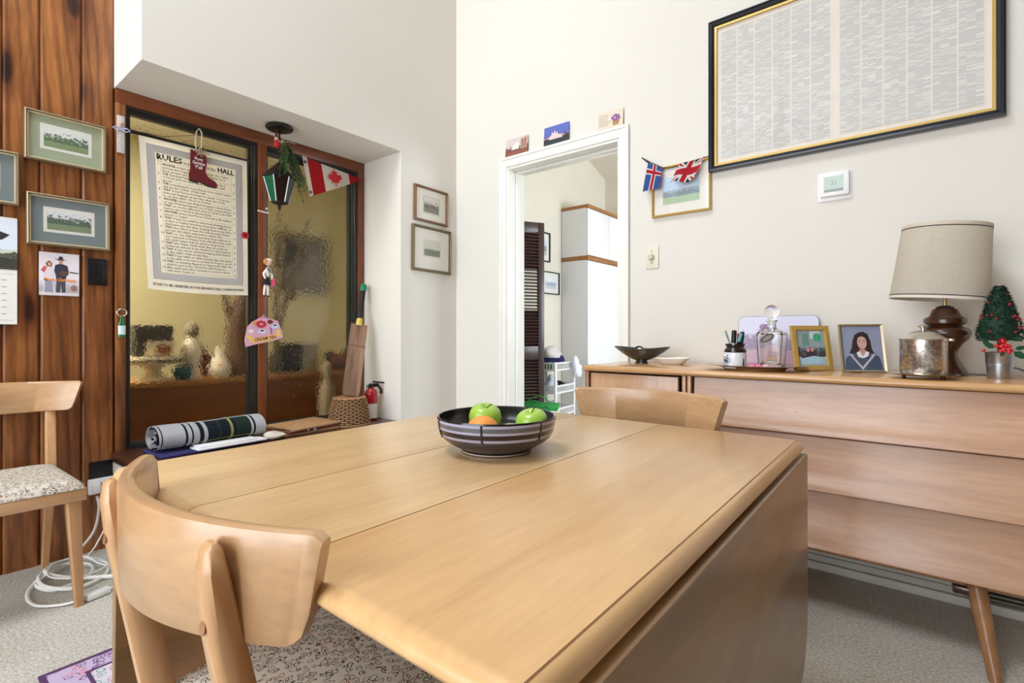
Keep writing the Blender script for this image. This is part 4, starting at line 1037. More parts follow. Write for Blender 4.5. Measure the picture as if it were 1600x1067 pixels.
k = B_(); text_mesh(k, 'RULES TO BE OBSERVED IN THE SERVANTS HALL CLANDON PARK', 0.017, -0.226, -0.350, 0, fit=0.452, bold=0.0004, fn=tfn)
obj('footer_text', k, M['ink'], tt, 0)
rod = thing('towel_rail', 'thin black rail across the left glass panel holding the tea towel', 'rail', (-2.930, 1.03, 1.966), LW_)
obj('bar', bx(-0.285, 0.270, -0.004, 0.006, -0.008, 0.008, 0.002), M['black'], rod, 30)
k = B_(); tube(k, [(-0.278, 0.0, 0.006), (-0.15, 0, 0.014), (0.04, 0.0, 0.082)], 0.0012, 5); obj('cord', k, M['ink'], rod, 40)

# boot decoration
bt = thing('boot_ornament', 'dark red boot-shaped hanging sign with white lettering on the tea towel', 'ornament', (-2.912, 1.035, 1.86), LW_)
boot = [(-0.040, 0.085), (0.032, 0.075), (0.034, 0.02), (0.028, -0.015), (0.042, -0.040), (0.075, -0.055), (0.088, -0.072), (0.082, -0.085), (0.045, -0.083), (0.012, -0.070), (-0.010, -0.062), (-0.014, -0.074), (-0.045, -0.068), (-0.047, -0.045), (-0.040, -0.01)]
k = B_(); prism(k, boot, -0.010, 0.0); obj('boot', k, mat((112, 26, 34), 0.5), bt, 0)
obj('sole', prism(B_(), [(-0.046, -0.066), (-0.014, -0.073), (-0.010, -0.062), (0.045, -0.082), (0.084, -0.083), (0.08, -0.0885), (0.044, -0.089), (-0.004, -0.072), (-0.008, -0.083), (-0.046, -0.077)], -0.011, 0.001), mat((60, 36, 34), 0.6), bt, 0)
k = B_()
for i, s_ in enumerate(('Merry', 'Christmas', "Y'all")): text_mesh(k, s_, 0.022, -0.004, 0.036-i*0.021, -0.0106, 'CENTER', fit=(0.04, 0.060, 0.036)[i], bold=0.0006)
obj('lettering', k, mat((244, 236, 236), 0.6), bt, 0)
tw = mat((190, 176, 146), 0.9, bump=0.4, bscale=300, name='twine')
k = B_(); tube(k, [(-0.012, -0.006, 0.075), (-0.018, -0.006, 0.13), (-0.012, -0.006, 0.185), (0.0, -0.004, 0.205), (0.012, -0.006, 0.185), (0.012, -0.006, 0.13), (0.006, -0.006, 0.075)], 0.0065, 8, flat=0.45); obj('hanging_loop', k, tw, bt, 60)
k = B_()
for i in range(40):
    a = random.uniform(0, 2*PI); r = random.uniform(0.02, 0.05)
    tube(k, [(0, -0.010, 0.082), (r*0.6*math.cos(a), -0.016, 0.082+0.4*r*math.sin(a)), (r*math.cos(a), -0.014, 0.080+0.55*r*math.sin(a))], 0.002, 4, flat=0.5)
o = obj('raffia_bow', k, tw, bt, 60)
# poppy
pp = thing('poppy_pin', 'red felt poppy with black centre pinned at the towel right edge', 'pin', (-2.912, 1.269, 1.546), LW_)
k = B_()
for i in range(6):
    a = i*PI/3; lathe(k, [(0.0, 0.0), (0.009, -0.001), (0.0115, -0.003), (0.0115, -0.0045), (0.0, -0.003)], 14, c=(0.0095*math.cos(a), 0.0085*math.sin(a), 0.0006*i))
obj('petals', k, M['red'], pp, 50, rot=(PI/2, 0, 0))
k = B_(); lathe(k, [(0.0, 0.0), (0.007, 0.0), (0.006, 0.003), (0.0, 0.004)], 14); obj('centre', k, M['black'], pp, 50, loc=(0, -0.004, 0), rot=(PI/2, 0, 0))

# small white pull hook on the middle post and hooks
hk = thing('white_peg', 'short white peg fixed across the wooden post between glass panels', 'peg', (-2.936, 1.376, 1.700), LW_)
k = B_(); tube(k, [(-0.030, -0.004, 0.002), (0.032, -0.004, -0.002)], 0.0048, 8); obj('bar', k, M['plastic_white'], hk, 50)
k = B_(); sphere(k, (0.02, -0.004, 0.022), 0.006, 10, 6); obj('tack', k, M['plastic_white'], hk, 60)

# ceiling lantern
ln = thing('hanging_lantern', 'black lantern with green stained glass hanging from the recess soffit', 'lantern', (-2.775, 1.393, 2.157), 0)
k = B_(); lathe(k, [(0.0, -0.030), (0.030, -0.030), (0.066, -0.020), (0.072, -0.012), (0.070, -0.004), (0.062, 0.0), (0.0, 0.0)], 40); obj('canopy', k, mat((22, 20, 20), 0.3, 0.3, coat=0.3), ln, 40)
k = B_(); tube(k, [(0, 0, -0.025), (0, 0, -0.215)], 0.005, 8); obj('stem', k, M['black'], ln, 40)
def hexring(k, r, z, n=6, ph=0.2): return [k.verts.new((r*math.cos(ph+2*PI*i/n), r*math.sin(ph+2*PI*i/n), z)) for i in range(n)]
k = B_(); r1 = hexring(k, 0.012, -0.205); r2 = hexring(k, 0.088, -0.285); r3 = hexring(k, 0.092, -0.292); r4 = hexring(k, 0.080, -0.292)
for p, q in ((r1, r2), (r2, r3), (r3, r4)):
    for i in range(6): k.faces.new((p[i], p[(i+1) % 6], q[(i+1) % 6], q[i]))
k.faces.new(r1); k.faces.new(r4[::-1]); obj('roof', k, mat((58, 50, 46), 0.4, 0.4), ln, 0)
gcols = [mat((30, 130, 88), 0.12, coat=0.5, var=0.35, vscale=40, name='green_stained_glass'), mat((60, 40, 34), 0.12, coat=0.5, name='amber_stained_glass'), mat((104, 120, 132), 0.12, coat=0.5, name='grey_stained_glass')]
for i in range(6):
    k = B_(); a0, a1 = 0.2+2*PI*i/6, 0.2+2*PI*(i+1)/6
    v_ = [k.verts.new(p) for p in ((0.078*math.cos(a0), 0.078*math.sin(a0), -0.292), (0.078*math.cos(a1), 0.078*math.sin(a1), -0.292), (0.042*math.cos(a1), 0.042*math.sin(a1), -0.425), (0.042*math.cos(a0), 0.042*math.sin(a0), -0.425))]
    k.faces.new(v_); bmesh.ops.solidify(k, geom=k.faces[:], thickness=0.003)
    obj('glass_panel', k, gcols[{4: 0, 5: 1, 0: 2}.get(i, 1)], ln, 0)
    k = B_(); tube(k, [(0.080*math.cos(a0), 0.080*math.sin(a0), -0.290), (0.043*math.cos(a0), 0.043*math.sin(a0), -0.427)], 0.004, 6); obj('lead_strip', k, mat((140, 140, 140), 0.35, 0.7), ln, 40)
k = B_(); r1 = hexring(k, 0.047, -0.423); r2 = hexring(k, 0.047, -0.430); r3 = hexring(k, 0.012, -0.440); r4 = hexring(k, 0.006, -0.470)
for p, q in ((r1, r2), (r2, r3), (r3, r4)):
    for i in range(6): k.faces.new((p[i], p[(i+1) % 6], q[(i+1) % 6], q[i]))
k.faces.new(r1); k.faces.new(r4[::-1]); obj('base', k, mat((58, 50, 46), 0.4, 0.4), ln, 0)
# evergreen sprig tied to the lantern
sp_ = thing('evergreen_sprig', 'green artificial evergreen sprig draped over the hanging lantern', 'sprig', (-2.69, 1.402, 1.915), 0)
gn = mat((74, 104, 62), 0.7, var=0.4, vscale=60, name='evergreen_needles'); k = B_(); kt = B_()
rnd = random.Random(5)
for s in range(60):
    st_ = Vector((rnd.uniform(-.02, .02), rnd.uniform(-0.045, 0.0), rnd.uniform(0.05, 0.13)))
    ed = Vector((rnd.uniform(-0.04, 0.05), rnd.uniform(-0.045, 0.105), 0)); ed.z = 0.06-1.1*max(0, ed.y)-rnd.uniform(0, 0.12)
    md = (st_+ed)/2+Vector((0.02, 0.01, 0.02))
    pts = [st_*(1-t)**2+md*2*t*(1-t)+ed*t*t for t in [i/7 for i in range(8)]]
    tube(kt, pts, 0.0014, 4)
    for p in pts[1:]:
        for q in range(9):
            d = Vector((rnd.uniform(-1, 1), rnd.uniform(-1, 1), rnd.uniform(-1, 0.6))).normalized()*rnd.uniform(0.012, 0.022)
            sd = d.cross(Vector((rnd.random(), rnd.random(), 1))).normalized()*0.0034
            k.faces.new([k.verts.new(p+sd), k.verts.new(p-sd), k.verts.new(p+d)])
nn = obj('needles', k, gn, sp_, 0); nn['kind'] = 'stuff'
obj('twigs', kt, mat((92, 80, 50), 0.8), sp_, 60)
kt = B_()
for s in range(9):
    a = rnd.uniform(-1.2, 1.4); tube(kt, [(-0.03, -0.03, 0.13), (-0.02, -0.03+0.03*a, 0.145), (-0.01, -0.03+0.06*a, 0.13+rnd.uniform(-0.03, 0.03))], 0.0014, 4)
obj('dry_stems', kt, mat((190, 176, 150), 0.8), sp_, 60)
# small bearded figure on the lantern stem
sn = thing('figure_ornament', 'tiny bearded figure ornament in red coat hanging on the lantern stem', 'ornament', (-2.745, 1.362, 2.055), 0.6)
k = B_(); lathe(k, [(0.0, -0.03), (0.013, -0.03), (0.015, -0.015), (0.012, 0.006), (0.006, 0.012), (0, 0.012)], 16); obj('coat', k, M['red'], sn, 50)
k = B_(); sphere(k, (0, 0, 0.018), 0.010, 14, 10); obj('face', k, mat((224, 176, 150), 0.6), sn, 60)
k = B_(); sphere(k, (0, -0.005, 0.012), 0.009, 12, 8, (1, 0.7, 1)); obj('beard', k, mat((238, 234, 228), 0.9), sn, 60)
k = B_(); lathe(k, [(0.0, 0.05), (0.003, 0.048), (0.010, 0.024), (0.0, 0.022)], 14); obj('hat', k, mat((120, 30, 34), 0.7), sn, 60)
k = B_(); tube(k, [(0, 0, 0.046), (0, 0.0, 0.08)], 0.001, 5); obj('loop', k, M['ink'], sn, 40)

# Canadian pennant
pn = thing('maple_leaf_pennant', 'triangular red and white maple leaf pennant pinned across the right glass panel', 'flag', (-2.905, 1.595, 2.0), LW_)
PA, PB, PC_ = Vector((0.0, 0, 0.078)), Vector((0.048, 0, -0.162)), Vector((0.437, 0.012, 0.034))
def pen(u, v):
    a = PA.lerp(PC_, u); b_ = PB.lerp(PC_, u); p = b_.lerp(a, v); p.y += 0.006*math.sin(u*6)-0.004; return p
pm = [mat((240, 236, 230), 0.8, name='pennant_white'), mat((196, 28, 38), 0.8, name='pennant_red')]
cloth('cloth', pen, lambda u, v: 0 if u < 0.075 else (1 if u < 0.30 else (0 if u < 0.735 else 1)), 1, 6, pm, pn, us=[0, 0.075, 0.15, 0.225, 0.30, 0.37, 0.45, 0.52, 0.6, 0.67, 0.735, 0.8, 0.87, 0.93, 0.985])
leaf = [(0, 1), (0.18, 0.62), (0.36, 0.72), (0.28, 0.22), (0.52, 0.46), (0.60, 0.32), (0.90, 0.38), (0.80, 0.12), (0.92, 0.02), (0.42, -0.34), (0.48, -0.52), (0.05, -0.44), (0.05, -0.86)]
lp_ = leaf+[(-x, z) for x, z in leaf[::-1] if x > 0]
mt = Matrix.Rotation(math.radians(-10), 4, 'Y')
k = B_(); prism(k, [(p[0]*0.054, p[1]*0.06) for p in lp_], -0.0004, 0.0004, Matrix.Translation((0.222, -0.0068, -0.008)) @ mt)
obj('maple_leaf', k, pm[1], pn, 0)
for u_, v_ in ((0.03, 0.86), (0.03, 0.1)):
    p = pen(u_, v_); k = B_(); lathe(k, [(0.004, 0.0), (0.009, 0.0), (0.009, 0.003), (0.004, 0.003)], 14, ngon=True); obj('grommet', k, mat((60, 60, 58), 0.3, 0.8), pn, 40, loc=(p.x, p.y-0.001, p.z), rot=(PI/2, 0, 0))

# little doll ornament
dl = thing('doll_ornament', 'small doll in white blouse and black skirt hanging on wooden post', 'ornament', (-2.918, 1.392, 1.33), (0, math.radians(6), LW_))
sk = B_()
jt = {'pelvis': (0, 0, -0.02), 'chest': (0, 0, 0.035), 'neck': (0, 0, 0.055), 'kl': (-0.006, 0, -0.07), 'fl': (-0.007, 0, -0.108), 'tl': (-0.006, -0.014, -0.112), 'kr': (0.012, -0.002, -0.07), 'fr': (0.013, -0.004, -0.108), 'tr': (0.016, -0.018, -0.112), 'el': (-0.024, -0.004, 0.01), 'hl': (-0.014, -0.016, -0.02), 'er': (0.026, -0.002, 0.012), 'hr': (0.028, -0.01, -0.02)}
names = list(jt); me = bpy.data.meshes.new('body')
ed = [('pelvis', 'chest'), ('chest', 'neck'), ('pelvis', 'kl'), ('kl', 'fl'), ('fl', 'tl'), ('pelvis', 'kr'), ('kr', 'fr'), ('fr', 'tr'), ('chest', 'el'), ('el', 'hl'), ('chest', 'er'), ('er', 'hr')]
me.from_pydata([jt[n] for n in names], [(names.index(a), names.index(b_)) for a, b_ in ed], [])
me.materials.append(mat((236, 228, 218), 0.7, name='doll_porcelain'))
bo = bpy.data.objects.new('body', me); COL.objects.link(bo); bo.parent = dl
mod = bo.modifiers.new('skin', 'SKIN'); mod.use_smooth_shade = True
rad = {'pelvis': 0.014, 'chest': 0.014, 'neck': 0.006, 'el': 0.008, 'er': 0.008, 'hl': 0.0055, 'hr': 0.0055, 'kl': 0.008, 'kr': 0.008, 'fl': 0.006, 'fr': 0.006, 'tl': 0.005, 'tr': 0.005}
for i, n in enumerate(names): me.skin_vertices[0].data[i].radius = (rad[n], rad[n])
me.skin_vertices[0].data[0].use_root = True
bo.modifiers.new('subsurf', 'SUBSURF').levels = 1; bo.modifiers['subsurf'].render_levels = 1
sk.free()
k = B_(); sphere(k, (0, 0, 0.080), 0.019, 16, 12, (0.9, 0.95, 1.1)); obj('head', k, mat((232, 190, 166), 0.6), dl, 60)
k = B_(); sphere(k, (-0.006, 0.006, 0.084), 0.021, 16, 12); obj('hair', k, mat((196, 136, 88), 0.7), dl, 60)
k = B_(); lathe(k, [(0.014, 0.102), (0.017, 0.096), (0.016, 0.088)], 16, ngon=True); obj('cap', k, mat((240, 238, 234), 0.8), dl, 60)
k = B_(); lathe(k, [(0.013, 0.008), (0.017, -0.015), (0.025, -0.052), (0.0, -0.050)], 18, sy=0.8, ngon=True); obj('skirt', k, mat((30, 30, 38), 0.8), dl, 60)
k = B_(); tube(k, [(-0.01, -0.014, 0.045), (0.012, -0.015, 0.02)], 0.003, 6); obj('sash', k, mat((40, 40, 50), 0.8), dl, 60)
k = B_(); prism(k, [(0.022, -0.055), (0.044, -0.05), (0.040, -0.012), (0.026, -0.008)], -0.014, -0.006); obj('pink_bag', k, mat((226, 84, 120), 0.6), dl, 0)
k = B_()
for x in (-0.006, 0.015): sphere(k, (x, -0.012, -0.114), 0.0075, 10, 8, (0.9, 1.5, 0.7))
obj('shoes', k, mat((70, 60, 60), 0.5), dl, 60)

# cream tea sign
ct = thing('cream_tea_sign', 'pink cream tea sign with cups hanging on post between glass panels', 'sign', (-2.912, 1.368, 1.005), LW_)
sh = [(-0.088, 0.034), (-0.060, 0.062), (-0.010, 0.090), (0.030, 0.082), (0.082, 0.068), (0.104, 0.010), (0.112, -0.028), (0.060, -0.046), (0.0, -0.058), (-0.052, -0.068), (-0.098, -0.080), (-0.104, -0.045)]
k = B_(); prism(k, sh, -0.006, 0.0); obj('board', k, mat((222, 170, 196), 0.6), ct, 0)
flat('ribbon', [(-0.065, -0.030), (-0.062, -0.062), (0.0, -0.053), (0.078, -0.034), (0.080, -0.002), (0.0, -0.022)], mat((240, 190, 120), 0.6), ct, -0.0068)
for sgn, pl_ in ((-1, [(-0.098, -0.02), (-0.07, -0.012), (-0.06, -0.045), (-0.085, -0.06), (-0.078, -0.04)]), (1, [(0.07, 0.012), (0.10, 0.02), (0.088, -0.005), (0.105, -0.02), (0.076, -0.022)])): flat('ribbon_end', pl_, mat((242, 206, 96), 0.6), ct, -0.0066)
k = B_(); text_mesh(k, 'CREAM TEA', 0.026, 0, 0, 0, 'CENTER', fit=0.128, bold=0.0006, fn=lambda x, y_, z: (x+0.008, -0.0072, z-0.050+0.14*(x+0.06)))
obj('lettering', k, mat((90, 50, 50), 0.6), ct, 0)
for cx, cz, r in ((-0.010, 0.005, 0.026), (0.064, 0.036, 0.025)):
    flat('saucer', ell(cx, cz, r, r*0.55), mat((196, 206, 232), 0.5), ct, -0.0067); flat('cup', ell(cx, cz+0.004, r*0.6, r*0.38), mat((246, 244, 248), 0.5), ct, -0.0072); flat('tea', ell(cx, cz+0.006, r*0.42, r*0.22), mat((96, 60, 54), 0.5), ct, -0.0076)
k = B_()
for i in range(8): prism(k, ell(-0.015+0.02*math.cos(i*0.8), 0.048+0.014*math.sin(i*0.8), 0.010, 0.008, 9), -0.0072-0.0001*i, -0.0062)
obj('strawberries', k, mat((196, 40, 56), 0.5), ct, 0)
flat('scone', ell(0.036, 0.062, 0.017, 0.012), mat((120, 50, 60), 0.6), ct, -0.0068); flat('star', [(-0.07, 0.055), (-0.055, 0.062), (-0.045, 0.075), (-0.04, 0.058), (-0.025, 0.052), (-0.042, 0.045), (-0.05, 0.035), (-0.055, 0.047)], mat((214, 150, 80), 0.6), ct, -0.0068)
flat('sugar_bowl', ell(-0.070, 0.008, 0.015, 0.012), mat((240, 226, 232), 0.6), ct, -0.0068)
k = B_(); tube(k, [(0.038, -0.007, 0.028), (0.044, -0.007, -0.008)], 0.002, 6); obj('spoon', k, mat((80, 60, 80), 0.4), ct, 0)
k = B_(); tube(k, [(-0.02, -0.004, 0.080), (0.0, -0.006, 0.098), (0.02, -0.004, 0.080)], 0.004, 6); obj('bow', k, mat((196, 150, 170), 0.7), ct, 60)

# ================================================================== ON THE WINDOW BENCH
BZ = 0.444
# folded navy cloth and white paper under the blanket
nv = obj('navy_cloth', bx(-0.13, 0.10, -0.26, 0.22, 0, 0.014, 0.006), mat((46, 42, 92), 0.9, bump=0.3), None, 40); nv.location = (-2.70, 1.03, BZ); nv.rotation_euler = (0, 0, 0.04)
setp(nv, 'folded navy cloth lying flat under the rolled plaid blanket on the bench', 'cloth')
k = B_()
box(k, -0.055, 0.045, -0.15, 0.17, 0, 0.010, 0.004); box(k, -0.05, 0.03, -0.14, 0.13, 0.0101, 0.018, 0.004)
wc = obj('white_cloth', k, mat((226, 224, 226), 0.85), None, 40); wc.location = (-2.615, 1.06, BZ+0.0145); wc.rotation_euler = (0, -0.02, 0.02)
setp(wc, 'folded white cloth peeking out from under the front of the plaid blanket', 'cloth')
crumple('beige_cloth', 'crumpled beige cloth at the far end of the plaid blanket', 'cloth', (-2.640, 1.29, BZ), 0.055, (0.7, 1.0, 0.45), mat((206, 198, 180), 0.9, bump=0.3), 12)
# blanket roll
plc = [mat((214, 214, 218), 0.95, bump=0.4, bscale=260, name='grey_plaid_wool'), mat((30, 38, 50), 0.95, bump=0.4, bscale=260, name='navy_plaid_wool'), mat((36, 58, 50), 0.95, bump=0.4, bscale=260, name='green_plaid_wool'), mat((176, 178, 96), 0.95, name='yellow_plaid_wool'), mat((200, 170, 164), 0.95, name='pink_plaid_wool')]
def plaid(u, v):
    def band(t, lst):
        for a, b_, m_ in lst:
            if a <= t < b_: return m_
        return None
    m_ = band(v, [(0.395, 0.42, 0), (0.64, 0.665, 3), (0.02, 0.03, 1), (0.22, 0.24, 1), (0.275, 0.29, 1), (0.345, 0.385, 1), (0.42, 0.63, 1), (0.63, 0.70, 1), (0.70, 0.845, 2), (0.845, 0.868, 0), (0.868, 0.89, 1)])
    if m_ == 1 and (0.52 < v < 0.56): m_ = 2
    if m_ is None: m_ = 0
    w = band(u, [(0.12, 0.14, 0), (0.55, 0.57, 0), (0.80, 0.815, 3)])
    if w is not None and m_ in (1, 2): return w
    if 0.60 < u < 0.66 and m_ == 0: return 1
    return m_
bl = thing('plaid_blanket', 'rolled grey and navy plaid wool blanket lying on the window bench', 'blanket', (-2.725, 1.015, BZ+0.015), (0, 0, 0.03))
def bpos(u, v):
    a = 2*PI*u+0.6; rx, rz = 0.086, 0.058
    w = 1+0.03*math.sin(v*9+u*6)-0.05*math.sin(PI*v)**2*0
    x = rx*math.cos(a)*w; z = rz+rz*math.sin(a)*w
    sq = 0.9 if math.sin(a) < 0 else 1.0
    return Vector((x, -0.24+0.48*v, rz+(z-rz)*sq))
vsb = sorted(set([i/40 for i in range(41)]+[0.02, 0.03, 0.22, 0.24, 0.275, 0.29, 0.345, 0.385, 0.395, 0.42, 0.63, 0.64, 0.665, 0.70, 0.845, 0.868, 0.89]))
usb = sorted(set([i/30 for i in range(31)]+[0.12, 0.14, 0.55, 0.57, 0.6, 0.66, 0.8, 0.815]))
cloth('roll', bpos, plaid, 1, 1, plc, bl, t=0.004, us=usb, vs2=vsb)
for yy in (-0.235, 0.235):      # spiral folds showing in both ends
    k = B_(); pts = []
    for i in range(90):
        q = i/89; a = 0.6+q*5.2*PI; rr = 0.96-0.86*q
        pts.append((0.084*rr*math.cos(a), yy, 0.058+0.056*rr*math.sin(a)*(0.92 if math.sin(a) < 0 else 1)))
    a_ = [k.verts.new((p[0], p[1]-0.006, p[2])) for p in pts]; b2 = [k.verts.new((p[0], p[1]+0.05*(1 if yy < 0 else -1), p[2])) for p in pts]
    for i in range(len(pts)-1):
        f = k.faces.new((a_[i], a_[i+1], b2[i+1], b2[i])); f.material_index = 1 if (i//9) % 3 == 0 else 0
    bmesh.ops.solidify(k, geom=k.faces[:], thickness=0.007)
    obj('rolled_edge', k, [plc[0], plc[1]], bl, 60)

# stack of woven mats
wv_m = [mat((168, 124, 84), 0.9, var=0.55, vscale=60, name='straw_weave'), mat((120, 56, 46), 0.9, var=0.3, vscale=90, name='rust_weave'), mat((176, 140, 100), 0.9, var=0.3, vscale=90, name='straw_weave_dark')]
mlab = ('bottom woven straw mat of the stack on the window bench', 'middle rust-striped woven mat of the stack on the window bench', 'topmost woven straw mat of the stack on the window bench')
zz = BZ+0.0005
for i in range(3):
    t = thing('woven_mat', mlab[i], 'mat', (-2.775+0.006*i, 1.525+0.01*(i-1), zz), 0.10+0.05*(i-1), 'woven mats stacked on the window bench')
    k = B_(); n = 26
    for j in range(n):
        x = -0.125+0.25*j/(n-1); pts = [(x, -0.165+0.33*q/20, 0.0065+0.0040*math.sin(q*PI+PI/2+(j % 2)*PI)) for q in range(21)]
        tube(k, pts, 0.0052, 5, flat=0.7)
    o = obj('weave', k, wv_m[(0, 1, 2)[i]], t, 60); o['kind'] = 'stuff'
    k = B_()
    for j in range(20):
        yv = -0.160+0.32*j/19; box(k, -0.128, 0.128, yv-0.0035, yv+0.0035, 0.004, 0.0115)
    o = obj('cross_weave', k, wv_m[(2, 0, 0)[i]], t, 0); o['kind'] = 'stuff'
    k = B_(); tube(k, [(-0.13, -0.168, 0.006), (0.13, -0.168, 0.006), (0.13, 0.168, 0.006), (-0.13, 0.168, 0.006)], 0.0058, 6, closed=True); obj('edging', k, wv_m[(2, 1, 2)[i]], t, 60)
    zz += 0.0135
t = thing('white_ribbon', 'thin white ribbon tie hanging from the stacked woven mats', 'ribbon', (-2.637, 1.50, BZ+0.02), 0)
k = B_(); tube(k, [(0.004, -0.025, 0.018), (0.008, -0.018, -0.002), (0.006, -0.010, 0.004)], 0.0025, 6); tube(k, [(0.004, 0.025, 0.014), (0.009, 0.016, -0.004), (0.007, 0.03, 0.002)], 0.0025, 6); obj('tie', k, M['plastic_white'], t, 60)

# wicker basket, upside-down tapered
bk = thing('wicker_basket', 'small tapered wicker basket on the bench under the cricket bat', 'basket', (-2.715, 1.800, BZ), 0)
wk = mat((158, 118, 80), 0.7, var=0.35, vscale=70, name='wicker'); wk2 = mat((70, 44, 26), 0.8, name='dark_wicker')
def brad(z): return 0.118-0.028*(z/0.168)+0.006*math.sin(PI*z/0.168)
NS = 30
k = B_(); n_r = 15
for r in range(n_r):
    z = 0.008+0.150*r/(n_r-1); R = brad(z)
    tube(k, [((R+0.0055*math.cos(q*PI+r*PI))*math.cos(2*PI*q/NS), (R+0.0055*math.cos(q*PI+r*PI))*math.sin(2*PI*q/NS), z) for q in range(NS)], 0.0040, 5, closed=True)
kk = B_(); lathe(kk, [(brad(0.0)-0.007, 0.002), (brad(0.08)-0.007, 0.08), (brad(0.16)-0.007, 0.16)], 30, ngon=True); obj('lining', kk, wk2, bk, 60)
o = obj('weave', k, wk, bk, 60); o['kind'] = 'stuff'
for q in range(NS):
    k_ = None
stk = obj('stake', (lambda k: tube(k, [(brad(z), 0, z) for z in (0.0, 0.05, 0.1, 0.166)], 0.0032, 5))(B_()), wk2, bk, 60)
for q in range(1, NS):
    o = stk.copy(); COL.objects.link(o); o.parent = bk; o.rotation_euler = (0, 0, 2*PI*q/NS)
k = B_()
for z, R in ((0.004, 0.119), (0.163, 0.0915)):
    tube(k, [((R)*math.cos(2*PI*q/40), R*math.sin(2*PI*q/40), z+0.0015*(q % 2)) for q in range(40)], 0.0055, 6, closed=True)
obj('rim', k, wk, bk, 60)
k = B_(); lathe(k, [(0.0, 0.158), (0.088, 0.158), (0.088, 0.163), (0.0, 0.164)], 28); obj('base', k, wk, bk, 40)

# cricket bat leaning into the corner
bat = thing('cricket_bat', 'worn cricket bat with green-topped black grip leaning in the recess corner', 'bat', (-2.722, 1.812, BZ+0.17), 0)
d = Vector((-0.155, 0.208, 0.735)); ax = d.normalized()
xa = Vector((0.42, 0.9, 0)); xa = (xa-ax*xa.dot(ax)).normalized(); ya = ax.cross(xa).normalized()
rm = Matrix((xa, -ya*-1, ax)).transposed().to_4x4(); bat.rotation_euler = rm.to_euler()
bw = wood('willow_blade', (112, 82, 62), (172, 132, 104), 'Z', 0.55, 0.0, fine=0.4)
k = B_(); rings = []
for z, hw_, th_ in ((0.0, 0.040, 0.012), (0.012, 0.049, 0.016), (0.05, 0.0525, 0.024), (0.18, 0.053, 0.034), (0.36, 0.053, 0.028), (0.470, 0.052, 0.020), (0.4701, 0.050, 0.018)):
    rings.append([k.verts.new((x, yv, z)) for x, yv in ((-hw_, -0.006), (-hw_*0.97, -0.010), (hw_*0.97, -0.010), (hw_, -0.006), (hw_, 0.004), (0.01, th_), (-0.01, th_), (-hw_, 0.004))])
for p, q in zip(rings, rings[1:]):
    for j in range(8): k.faces.new((p[j], p[(j+1) % 8], q[(j+1) % 8], q[j]))
k.faces.new(rings[0]); k.faces.new(rings[-1][::-1]); obj('blade', k, bw, bat, 40)
obj('splice', prism(B_(), [(-0.014, 0.468), (0.014, 0.468), (0.0, 0.36)], -0.0104, -0.009), mat((120, 86, 60), 0.6), bat, 0)
obj('blade_tape', bx(-0.0535, 0.0535, -0.0106, -0.006, 0.318, 0.326), mat((110, 80, 60), 0.6), bat, 0)
k = B_(); lathe(k, [(0.0, 0.46), (0.022, 0.46), (0.0205, 0.49), (0.0185, 0.51), (0.0, 0.51)], 20); obj('throat', k, mat((214, 186, 84), 0.5), bat, 40)
k = B_(); lathe(k, [(0.0, 0.508), (0.0165, 0.508), (0.0165, 0.71), (0.0, 0.71)], 20); obj('grip', k, mat((24, 26, 34), 0.6, bump=0.5, bscale=240), bat, 40)
k = B_(); lathe(k, [(0.0, 0.705), (0.019, 0.705), (0.0215, 0.72), (0.0215, 0.742), (0.016, 0.754), (0.0, 0.756)], 20); obj('grip_cap', k, mat((20, 128, 92), 0.5), bat, 40)
# fire extinguisher
fe = thing('fire_extinguisher', 'small red fire extinguisher standing in the bench corner behind the basket', 'extinguisher', (-2.755, 1.985, BZ), -0.5)
k = B_(); lathe(k, [(0.0, 0.0), (0.036, 0.0), (0.040, 0.006), (0.040, 0.165), (0.036, 0.185), (0.022, 0.200), (0.014, 0.205), (0.0, 0.205)], 28); obj('cylinder', k, mat((170, 22, 34), 0.25, coat=0.4), fe, 40)
k = B_(); lathe(k, [(0.0405, 0.012), (0.0405, 0.105)], 28, ngon=True); obj('label', k, mat((226, 220, 212), 0.5), fe, 40)
k = B_(); lathe(k, [(0.0, 0.2), (0.015, 0.2), (0.017, 0.215), (0.012, 0.228), (0.0, 0.228)], 18); obj('valve', k, M['black'], fe, 40)
k = B_(); box(k, -0.006, 0.006, -0.014, 0.050, 0.222, 0.232, 0.002); box(k, -0.006, 0.006, -0.02, 0.055, 0.238, 0.248, 0.002, mtx=Matrix.Rotation(-0.12, 4, 'X')); obj('handle', k, M['black'], fe, 40)
k = B_(); tube(k, [(0.0, 0.016, 0.215), (0.0, 0.045, 0.218), (0.0, 0.062, 0.195), (0.0, 0.066, 0.165)], 0.008, 10); obj('nozzle', k, M['black'], fe, 60)
k = B_(); lathe(k, [(0.0, 0.0), (0.013, 0.0), (0.013, 0.006), (0.0, 0.006)], 20); obj('gauge', k, mat((226, 226, 226), 0.4), fe, 40, loc=(-0.016, -0.018, 0.214), rot=(PI/2, 0, -0.7))

